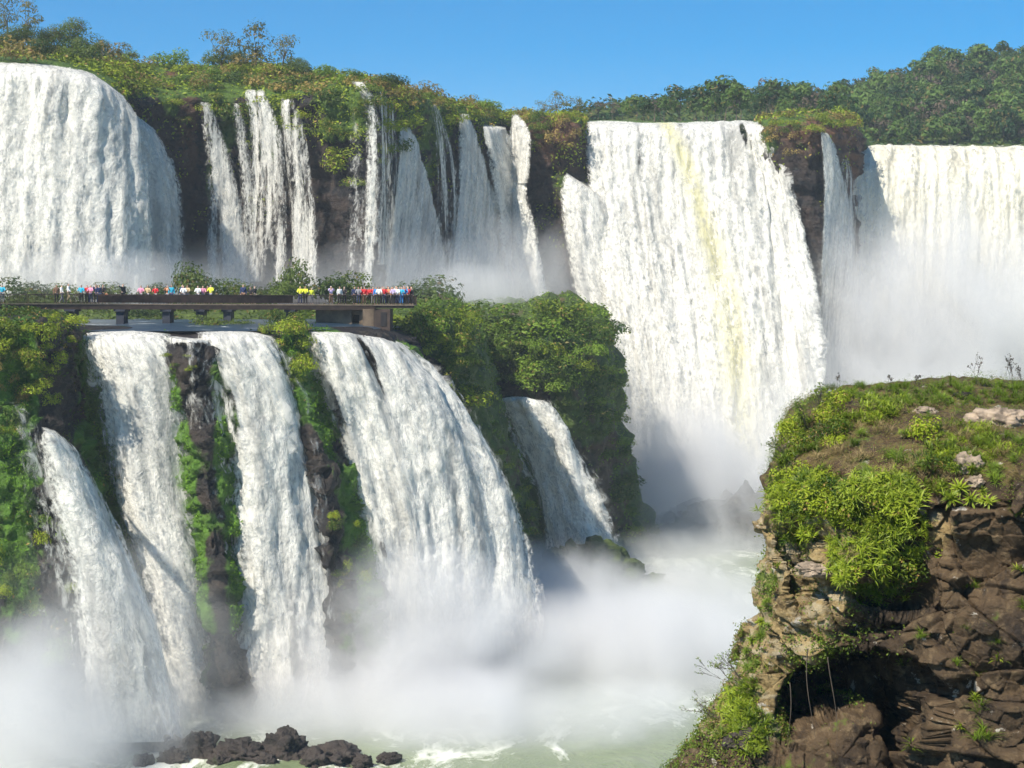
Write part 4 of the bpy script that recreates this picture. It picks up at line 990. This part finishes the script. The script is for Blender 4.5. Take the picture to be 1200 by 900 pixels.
# ledges of the layered basalt
d = d+below*.20*noise(np.stack([GO[..., 0]*.15, GO[..., 1]*.15, GO[..., 2]/.55], -1), 314)
GO = GO+NO*d[..., None]
NOn = normals(GO)
t = NT('outcrop_rock'); w_ = t.coord(kind='World')
n1 = t.noise(w_, .55, 6, .65); n2 = t.noise(w_, 2.6, 6, .7); n3 = t.noise(t.coord((.3, .3, 1), 'World'), 3.2, 5, .65, .4)
brown = t.mix(t.mapr(n1, .35, .62), (.016, .011, .008), (.100, .066, .036))
brown = t.mix(t.mapr(n2, .5, .72), brown, (.19, .135, .075))
tan = t.mix(t.mapr(n2, .35, .6), (.11, .075, .032), (.33, .24, .11))
tan = t.mix(t.mapr(n3, .48, .66), tan, (.38, .32, .21))
brown = t.mix(t.mapr(t.noise(t.coord((1, 1, .3), 'World'), 1.3, 5, .7), .55, .7, 0, .75), brown, (.012, .010, .010))
c = t.mix(t.mapr(t.math('ADD', t.attr('tan'), t.math('MULTIPLY', t.math('SUBTRACT', n1, .5), 1.6)), .35, .65), brown, tan)
soil = t.mix(t.mapr(n2, .4, .6), (.065, .040, .022), (.13, .10, .035))
c = t.mix(t.mapr(t.math('ADD', t.attr('soil'), t.math('MULTIPLY', t.math('SUBTRACT', n2, .5), .8)), .4, .6), c, soil)
c = t.mix(t.mapr(t.math('ADD', t.noise(w_, 1.7, 5, .7), t.math('MULTIPLY', t.attr('tan'), .04)), .62, .68), c, (.42, .38, .32))
c = t.mix(t.mapr(t.math('ADD', t.noise(w_, .9, 5, .7), t.math('MULTIPLY', t.attr('moss'), .1)), .66, .76), c, (.10, .14, .02))
b_ = t.n('ShaderNodeBump', {'Height': t.math('ADD', t.math('ADD', n2, t.math('MULTIPLY', n3, .5)), t.math('MULTIPLY', t.noise(w_, 11, 6, .75), .6)), 'Strength': .9, 'Distance': .12}).outputs[0]
M_out = t.surf(t.n('ShaderNodeBsdfPrincipled', {'Base Color': c, 'Roughness': t.mapr(n1, .35, .6, .5, .85), 'Normal': b_, 'Specular IOR Level': .3}).outputs[0])
tanm = sstep(1060, 960, ox+.25*(oy-650))*sstep(560, 600, oy)*.85+blob(ox, oy, 1170, 490, 40, 16)*1.2+blob(ox, oy, 1100, 620, 20, 30)*.5-sstep(850, 880, oy)*.8
soilm = (1-below)*1.0
tag(mesh_np('outcrop', GO, grid_quads(NUO, 620), M_out, attrs={'tan': tanm.ravel(), 'soil': soilm.ravel(), 'moss': sstep(1060, 1000, ox).ravel()}), kind='structure')
SO = Surf(GO, NOn)

# ------------------------------------------------------------------ plants on it
def blades(n, spread, length, width, curl, seed, shoots=1, base_r=.1, upb=.6, folded=True):
    """arching blades growing from shoots; each blade is a tapering strip of four quads"""
    r = np.random.default_rng(seed); V, Q, LV = [], [], []
    sh = [(r.normal(size=2)*base_r, r.random()*.35*shoots**.3*length) for _ in range(shoots)]
    for i in range(n):
        (bx, by), bz = sh[i % shoots]
        a = r.random()*6.283; el = upb+(1-upb)*r.random()*spread
        dirh = np.array([math.cos(a), math.sin(a), 0]); L_ = length*(.6+.6*r.random()); wd = width*(.7+.6*r.random())
        side = np.array([-math.sin(a), math.cos(a), 0]); pt = np.array([bx, by, bz]); th = math.radians(85-75*spread*r.random()*(1.1-upb*.4)); lv = r.random()
        o = len(V)
        for k in range(5):
            f = k/4; ww = wd*(.35+1.1*f if f < .5 else 1.9*(1-f)+.02)
            V += [pt-side*ww*.5+np.array([0, 0, .2*ww]), pt+side*ww*.5+np.array([0, 0, .2*ww])]; LV += [lv*.7+.3*f]*2
            pt = pt+(dirh*math.cos(th)+np.array([0, 0, math.sin(th)]))*L_/4; th -= curl*(.5+r.random()*.6)/4
        for k in range(4): Q.append((o+2*k, o+2*k+1, o+2*k+3, o+2*k+2))
    return np.array(V), np.array(Q), np.array(LV)
M_blade = leaf_mat('bright_blades', (.045, .09, .008), (.30, .38, .025), (.45, .36, .10), .45, .28, 2.2, .45)
M_grass = leaf_mat('green_grass_blades', (.07, .12, .012), (.22, .32, .03), (.36, .30, .12), .35, .35, 1.2, .5)
M_straw = leaf_mat('straw_blades', (.16, .11, .05), (.36, .27, .13), (.22, .10, .05), .3, .25, 1.2, .6)
TBL = [tmesh('bush', *blades(300, 1.0, .40, .036, 1.3, 400+i, 20, .32, .35), M_blade) for i in range(4)]
TRO = [tmesh('tuft', *blades(46, 1.0, .42, .05, 1.2, 420+i, 2, .05, .3), M_blade) for i in range(3)]
TGR = [tmesh('tuft', *blades(150, .75, .42, .016, 1.6, 440+i, 5, .13, .5), M_grass) for i in range(3)]
TST = [tmesh('tuft', *blades(120, .9, .40, .013, 1.3, 460+i, 5, .15, .4), M_straw) for i in range(2)]
rnd = random.Random(31)
def plants(poly, n, mind, size, meshes, name, label, cat, group, out=.25):
    for x, y in fill_poly(poly, n, mind, rnd):
        g, nn = SO.at(x, y, 3); s = size*rnd.uniform(.7, 1.3)
        lean = Vector((nn[0], nn[1], max(nn[2], 0)*1.0+.75)).normalized()
        q = lean.to_track_quat('Z', 'Y')
        o = put(rnd.choice(meshes), name, Vector(g)-Vector(nn)*.04, s, 0, label, cat, group)
        o.rotation_mode = 'QUATERNION'; o.rotation_quaternion = q @ Matrix.Rotation(rnd.uniform(0, 6.3), 3, 'Z').to_quaternion()
plants([(992,560),(1060,545),(1078,600),(1086,668),(1060,705),(1020,700),(985,690),(975,640)], 58, 9, .60, TBL+TBL+SHR[:1], 'bush', 'long leaved bush in the big bright mass hanging down the near rock face', 'bush', 'bushes of the big hanging mass')
plants([(912,560),(960,545),(990,580),(985,615),(940,600),(915,620),(906,590)], 34, 7, .5, TBL+SHR[:2], 'bush', 'bright bush on the left shoulder of the near rock outcrop', 'bush', 'bushes on the left shoulder of the near outcrop')
plants([(920,620),(950,612),(955,630),(925,640)], 4, 11, .7, TBL, 'bush', 'small bush above the first dark hollow of the near rock face', 'bush', 'bushes above the first hollow')
plants([(1010,470),(1052,462),(1055,492),(1020,500)], 7, 11, .6, TBL, 'bush', 'leafy round bush near the top of the near outcrop', 'bush', 'round bushes on the outcrop top')
plants([(1065,500),(1150,490),(1180,520),(1150,545),(1080,550)], 24, 9, .48, TBL+SHR[:1], 'bush', 'spreading bright bush on the upper right slope of the near outcrop', 'bush', 'bushes on the upper right slope of the outcrop')
plants([(925,495),(985,462),(1000,500),(950,540),(918,548)], 18, 9, .5, TBL+SHR, 'bush', 'bush among twigs on the upper left corner of the near outcrop', 'bush', 'bushes on the upper left corner of the outcrop')
plants([(1090,575),(1165,570),(1165,600),(1095,595)], 6, 14, .6, TRO+TBL[:1], 'tuft', 'leafy tuft on the ledge below the pale boulder of the near outcrop', 'plant', 'tufts on the ledge')
for (x, y, s) in ((1134,690,.7),(1131,742,.5),(1134,798,1.0),(1124,775,.5),(1166,760,.5),(1166,778,.8),(1148,840,.9),(1148,870,1.1),(1124,855,.6),(1140,820,.5),(1196,715,.8),(1192,670,.5),(1197,605,.8),(1067,770,.7),(1058,778,.5),(1066,880,.8),(1075,750,.6)):
    g, nn = SO.at(x, y, 3)
    o = put(rnd.choice(TGR+TRO), 'tuft', Vector(g)-Vector(nn)*.03, s, rnd.uniform(0, 6), 'small green tuft rooted in a crack of the dark right hand rock face'.replace(' right hand', ''), 'plant', 'tufts in the cracks of the dark rock face')
plants([(845,850),(880,800),(905,860),(900,885),(860,880)], 16, 9, .55, TBL+TRO, 'bush', 'bright bush at the lower left foot of the near outcrop', 'bush', 'bushes at the foot of the outcrop')
plants([(850,820),(872,760),(895,700),(903,640),(912,680),(900,760),(880,820)], 16, 10, .5, TGR+TRO, 'tuft', 'grass tuft along the sunlit left edge of the near rock face', 'plant', 'tufts along the left edge')
plants([(960,452),(1230,446),(1230,470),(1060,475),(1000,470)], 70, 7, .62, TGR, 'grass_tuft', 'green grass tuft on the flat top edge of the near outcrop', 'grass tuft', 'grass tufts along the outcrop top')
plants([(960,480),(1050,470),(1210,480),(1210,560),(1080,575),(960,560),(930,540)], 60, 11, .62, TGR+TST*2, 'grass_tuft', 'straw and green grass tuft on the slope of the near outcrop', 'grass tuft', 'mixed tufts on the outcrop slope')

# small leaves and creepers that cover the top and trail down the pale face
rowo = np.linspace(0, 1, 620)[None, :]*np.ones((NUO, 1))
patch = noise(GO/1.1, 500)+.5*noise(GO/.4, 501)
scatter('ground_cover', GO, NOn, sstep(.36, .27, rowo)*sstep(-.55, .1, patch)*.9, 420, .030, M_grass, .16, .5, 502, aspect=.25)
scatter('dry_grass', GO, NOn, sstep(.36, .27, rowo)*sstep(.3, -.4, patch)*.6, 420, .034, M_straw, .12, .4, 503, aspect=.16)
M_creep = leaf_mat('creeper_leaves', (.05, .09, .015), (.18, .25, .03), (.20, .13, .05), .2, .3, 1.5)
cw = sstep(1040, 985, ox)*sstep(600, 660, oy)*sstep(880, 840, oy)*sstep(.0, .5, noise(np.stack([GO[..., 0]/.35, GO[..., 1]/.35, GO[..., 2]/1.2], -1), 504))+sstep(900, 870, ox)*sstep(730, 800, oy)*.8+blob(ox, oy, 980, 760, 50, 40)*.4
scatter('creeper', GO, NOn, np.clip(cw*1.5, 0, 1), 420, .036, M_creep, .14, .5, 505)
scatter('ground_cover', GO, NOn, soft(ox, oy, 1030, 630, 60, 80)*.9+soft(ox, oy, 945, 585, 40, 40)*.8, 330, .05, M_blade, .22, .6, 506, aspect=.2)

# dried stalks, twiggy shrubs
M_stalk = plain('dry_stalk', (.09, .075, .06), .9); M_head = plain('seed_head', (.10, .085, .07), .9)
def tubes(paths, ra):
    V, Q = [], []
    for pts in paths:
        o = len(V); n = len(pts)
        for j, q in enumerate(pts):
            rr = ra*(1-.75*j/(n-1))
            for a in range(3): V.append((q[0]+math.cos(a*2.09)*rr, q[1]+math.sin(a*2.09)*rr, q[2]))
        for j in range(n-1):
            for a in range(3): Q.append((o+j*3+a, o+j*3+(a+1) % 3, o+j*3+3+(a+1) % 3, o+j*3+3+a))
    return V, Q
def branchy(h, spread, seed, depth=3, n0=3, heads=True):
    r = random.Random(seed); paths = []; ends = []
    def go(p, d, L_, lev):
        pts = [p]; q = Vector(p)
        for k in range(4):
            d = (d+Vector((r.gauss(0, .13), r.gauss(0, .13), r.gauss(0, .06)+.03))).normalized(); q = q+d*L_/4; pts.append(tuple(q))
        paths.append(pts)
        if lev == 0: ends.append(tuple(q)); return
        for k in range(r.choice((2, 3))):
            b = Vector(pts[r.choice((2, 3, 4))]); dd = (d+Vector((r.gauss(0, spread), r.gauss(0, spread), r.gauss(.1, .3)))).normalized()
            go(tuple(b), dd, L_*r.uniform(.5, .75), lev-1)
    for k in range(n0): go((r.gauss(0, .04), r.gauss(0, .04), 0), Vector((r.gauss(0, spread*.7), r.gauss(0, spread*.7), 1)).normalized(), h*.5, depth-1)
    return paths, ends
def stalk_plant(x, y, h, label, seed, spread=.3, depth=3, n0=2, ra=.008, leaf=M_head, ls=.022, lean=(0, 0), cat='plant', name='dry_plant', nleaf=3, lift=0):
    g, nn = SO.at(x, y, 4); e = bpy.data.objects.new(name, None); COL.objects.link(e); e.location = Vector(g)+Vector((0, 0, lift)); e.rotation_euler = (lean[0], lean[1], 0)
    tag(e, label, cat)
    paths, ends = branchy(h, spread, seed, depth, n0)
    V, Q = tubes(paths, ra); mesh_np('stem', V, Q, M_stalk, parent=e)
    pts = np.repeat(np.array(ends), nleaf, 0)+rng.normal(size=(len(ends)*nleaf, 3))*.018
    leaf_obj('leaves', pts, unit(len(pts)), ls, leaf, rng.random(len(pts)), parent=e, aspect=.55)
for (x, h, s, lab) in ((1141, .95, 1, 'tall dry seed stalk standing alone on the outcrop top'), (1176, .85, 2, 'dark forked seed stalk on the outcrop top, left of the last pair'), (1189, .80, 3, 'thin seed stalk with paired heads close to the right edge of the photo'),
                       (1199, .6, 4, 'seed stalk cut by the right edge of the photo'), (1072, .40, 5, 'short seed stalk in the middle of the outcrop top edge'), (979, .38, 6, 'short pinkish seed stalk at the left end of the outcrop top'), (1040, .3, 7, 'tiny bent stalk on the outcrop top edge')):
    stalk_plant(x, 449, h, lab, s, .22, 3, 2, .007, M_head, .03)
stalk_plant(945, 500, .75, 'twiggy grey shrub at the upper left corner of the outcrop', 11, .4, 4, 5, .007, M_grass, .03, (0, -.35), 'shrub', 'twiggy_shrub')
stalk_plant(962, 480, .7, 'twiggy shrub with dull leaves above the upper left corner of the outcrop', 12, .4, 4, 5, .007, M_grass, .03, (0, -.15), 'shrub', 'twiggy_shrub')
stalk_plant(925, 530, .7, 'thin bare twigs sticking out left over the void from the outcrop corner', 13, .4, 4, 4, .006, M_grass, .024, (0, -.9), 'shrub', 'twiggy_shrub')
stalk_plant(868, 800, 1.15, 'airy bare shrub leaning out over the river from the outcrop foot', 14, .45, 4, 5, .009, M_grass, .024, (0, -.75), 'shrub', 'twiggy_shrub')
stalk_plant(850, 842, 1.0, 'low bare twigs spreading left just above the outcrop foot', 15, .45, 4, 4, .008, M_grass, .022, (0, -1.1), 'shrub', 'twiggy_shrub')
stalk_plant(912, 600, .5, 'few horizontal twigs on the left edge of the near rock face', 16, .3, 3, 3, .006, M_head, .018, (0, -1.2), 'shrub', 'twiggy_shrub')
# roots hanging in the hollow
V, Q = tubes([[P(x+6*math.sin(y*.03+k), y, 38.2+.3*k) for y in range(y0, y1, 8)] for k, (x, y0, y1) in enumerate(((951, 760, 870), (975, 770, 880), (921, 800, 865)))], .018)
vr = mesh_np('hanging_roots', V, Q, M_bark); tag(vr, 'thin pale roots hanging down across the dark hollow of the near rock', 'roots')

# ------------------------------------------------------------------ boulders
def boulder(px, py, d, rx, ry, rz, label, seed, mat=None, mossy=0., name='boulder', group=None):
    bm = bmesh.new(); bmesh.ops.create_icosphere(bm, subdivisions=5, radius=1); V = np.array([v.co[:] for v in bm.verts])
    fe, cv = cells_facet(V*1.9+seed*7.1, seed); ge, gv = cells_facet(V*4.5+seed*3.1, seed+9); g = V*(1+.35*fbm(V*1.3+seed*3, seed, 3)[:, None]+.30*cv[:, None]+.12*gv[:, None]+.08*fbm(V*7+seed, seed+2, 3)[:, None])
    g = g*np.array([rx, ry, rz]); Q = np.array([[l.vert.index for l in f.loops] for f in bm.faces]); bm.free()
    o = mesh_np(name, g, Q, mat or M_rockdark, smooth=True, attrs={'moss': np.full(len(g), .5+mossy)})
    o.location = P(px, py, d); return tag(o, label, 'boulder', group)
BW = lambda py: 84000/(py-HY)
for i, (x, y, r, h, lab) in enumerate(((60, 884, 2.0, 1.3, 'low rock almost lost in spray at the lower left corner'), (105, 880, 1.6, 1.2, 'faint rock in thick spray, second from the lower left corner'), (148, 876, 1.5, 1.6, 'misty pointed rock left of the round misty one'),
    (184, 876, 1.8, 1.9, 'round rock veiled by spray with a knob on top'), (232, 884, 1.9, 1.8, 'misty rock just left of the sharp dark ones'), (283, 886, 2.5, 1.2, 'flat dark wet rock left of the tallest dark boulder'),
    (337, 884, 1.9, 1.9, 'tallest dark wet boulder at the bottom of the photo'), (392, 888, 2.4, 1.2, 'wide dark wet boulder right of the tallest one'), (372, 892, 1.4, 1.0, 'small wet rock wedged between the tallest and the wide boulder'),
    (456, 889, .95, .5, 'small lone wet rock in the green water'), (424, 894, .9, .6, 'little wet rock at the right foot of the wide boulder'), (310, 894, 1.1, .8, 'low wet rock in front of the flat dark one'),
    (205, 890, 1.2, .9, 'jagged low rock between the round veiled rock and the misty one'), (256, 893, .9, .6, 'small jagged wet stone left of the flat dark boulder'), (126, 888, 1.0, .7, 'small misty stone near the left end of the rock strip'), (168, 892, .9, .6, 'small misty stone under the pointed rock'))):
    boulder(x, y, BW(y+4), r, r*.8, h, lab, 600+i)
for i, (x, y, r, h, lab) in enumerate(((520, 842, 1.8, 1.0, 'faint rock in the spray below the largest lower fall'), (565, 846, 1.3, .8, 'small faint rock right of the one below the largest lower fall'))):
    boulder(x, y, BW(y+6), r, r*.8, h, lab, 620+i)
for i, (x, y, r, h, lab) in enumerate(((635, 682, 5, 3.2, 'green mossy rock left of the large one at the foot of the notch fall'), (692, 674, 6.5, 4.4, 'large green mossy rock at the foot of the notch fall'), (740, 692, 5, 2.2, 'low rock fading in spray right of the large mossy one'))):
    boulder(x, y, 238, r, r*.9, h, lab, 630+i, M_green, .4)
for i, (x, y, r, h, lab) in enumerate(((812, 628, 7, 5.5, 'dark hazy rock under the tallest curtain, left of two'), (880, 622, 9, 6.5, 'dark hazy rock under the tallest curtain, right of two'))):
    boulder(x, y, 284, r, r*.8, h, lab, 640+i)

M_pale = plain('pale_lichen_rock', (.27, .21, .155), .9, 0, 3.5, .45)
for i, (x, y, r, h, lab) in enumerate(((1172, 492, .72, .34, 'large pale lichened boulder near the right edge of the outcrop slope'), (1134, 542, .34, .26, 'cream coloured stone on the outcrop slope left of a grass clump'),
    (1128, 462, .25, .12, 'small dark stone lying in the grass of the outcrop top'), (1085, 480, .3, .14, 'flat brownish stone on the outcrop slope beside the straw'), (872, 866, .42, .3, 'squat brown block at the lower left foot of the outcrop'),
    (1145, 562, .2, .13, 'little grey stone under the cream coloured one'), (955, 668, .42, .16, 'flat pale slab jutting out of the left rock face above the small hollow'))):
    g, nn = SO.at(x, y, 3)
    o = boulder(x, y, 40, r, r*.8, h, lab, 660+i, M_pale if i not in (2, 4) else M_rockdark, name='stone'); o.location = g
stalks = plants([(985,560),(1070,548),(1080,640),(1060,700),(1000,690)], 12, 18, .8, TST, 'tuft', 'straw coloured dead tuft caught in the big hanging green mass', 'plant', 'dead tufts in the hanging mass')
# ================================================================== air and spray
hb = bmesh.new(); bmesh.ops.create_cube(hb, size=2)
for v in hb.verts: v.co = Vector((v.co.x*1500+0, 1900+v.co.y*1990, 90+v.co.z*136))
hm = bpy.data.meshes.new('haze'); hb.to_mesh(hm)
ho = bpy.data.objects.new('haze', hm); COL.objects.link(ho); tag(ho, kind='stuff')
t = NT('haze_air'); pv = t.n('ShaderNodeVolumePrincipled', {'Color': (.80, .88, 1, 1), 'Density': .0002, 'Anisotropy': .2})
t.t.links.new(pv.outputs[0], t.out.inputs['Volume']); hm.materials.append(t.m)

def spray(px, py, d, rx, ry, rz, dens, seed=0, nscale=.075, contrast=.85, pw=1.3, col=(.94, .94, .95)):
    """soft edged cloud of spray: an ellipsoid volume whose density fades to nothing at its skin"""
    bm = bmesh.new(); bmesh.ops.create_icosphere(bm, subdivisions=3, radius=1.0)
    m = bpy.data.meshes.new('spray_mist'); bm.to_mesh(m)
    o = bpy.data.objects.new('spray_mist', m); COL.objects.link(o); tag(o, kind='stuff')
    o.location = P(px, py, d); o.scale = (rx, ry, rz)
    t = NT('spray_volume')
    tc = t.n('ShaderNodeTexCoord').outputs['Object']
    r = t.n('ShaderNodeVectorMath', {0: tc}, operation='LENGTH').outputs['Value']
    w_ = t.n('ShaderNodeMapping', {'Vector': t.n('ShaderNodeNewGeometry').outputs['Position'], 'Location': (seed*31., seed*17., 0), 'Scale': (1, .7, .8)}).outputs[0]
    n = t.noise(w_, nscale, 5, .6, .9)
    f = t.math('ADD', t.mapr(r, 1.0, .15, 0, 1, False), t.math('MULTIPLY', t.math('SUBTRACT', n, .52), contrast*2))
    f = t.math('MAXIMUM', f, 0.)
    f = t.math('MULTIPLY', t.math('POWER', f, pw), t.mapr(r, 1.0, .8))
    pv = t.n('ShaderNodeVolumePrincipled', {'Color': (*col, 1), 'Density': t.math('MULTIPLY', f, dens), 'Anisotropy': 0.0})
    t.t.links.new(pv.outputs[0], t.out.inputs['Volume']); m.materials.append(t.m)
    return o
# px, py, distance, half sizes in metres, density per metre
MIST = [
 (310, 835, 173, 28, 9, 9, .30), (20, 855, 148, 12, 9, 13, .26), (120, 865, 156, 13, 9, 9, .20), (130, 770, 156, 16, 8, 13, .07),
 (470, 790, 176, 20, 16, 16, .36), (600, 780, 205, 28, 24, 17, .30), (740, 790, 238, 34, 28, 18, .38),
 (850, 665, 290, 40, 26, 31, .30), (980, 560, 325, 36, 30, 44, .12), (1130, 460, 335, 50, 32, 46, .13), (810, 590, 294, 32, 15, 32, .10), (840, 790, 222, 26, 24, 16, .30),
 (500, 845, 166, 34, 14, 6, .40), (660, 780, 182, 24, 13, 9, .22), (800, 775, 184, 22, 13, 9.5, .36), (810, 715, 262, 30, 20, 14, .20),
 (620, 700, 232, 16, 14, 9, .06),
 (90, 335, 245, 26, 14, 7, .10), (260, 335, 272, 26, 16, 9, .030), (480, 338, 276, 24, 22, 11, .045), (600, 335, 300, 18, 20, 15, .055), (550, 350, 288, 14, 10, 7, .15),
]
for i, m in enumerate(MIST): spray(*m[:6], m[6], seed=i)
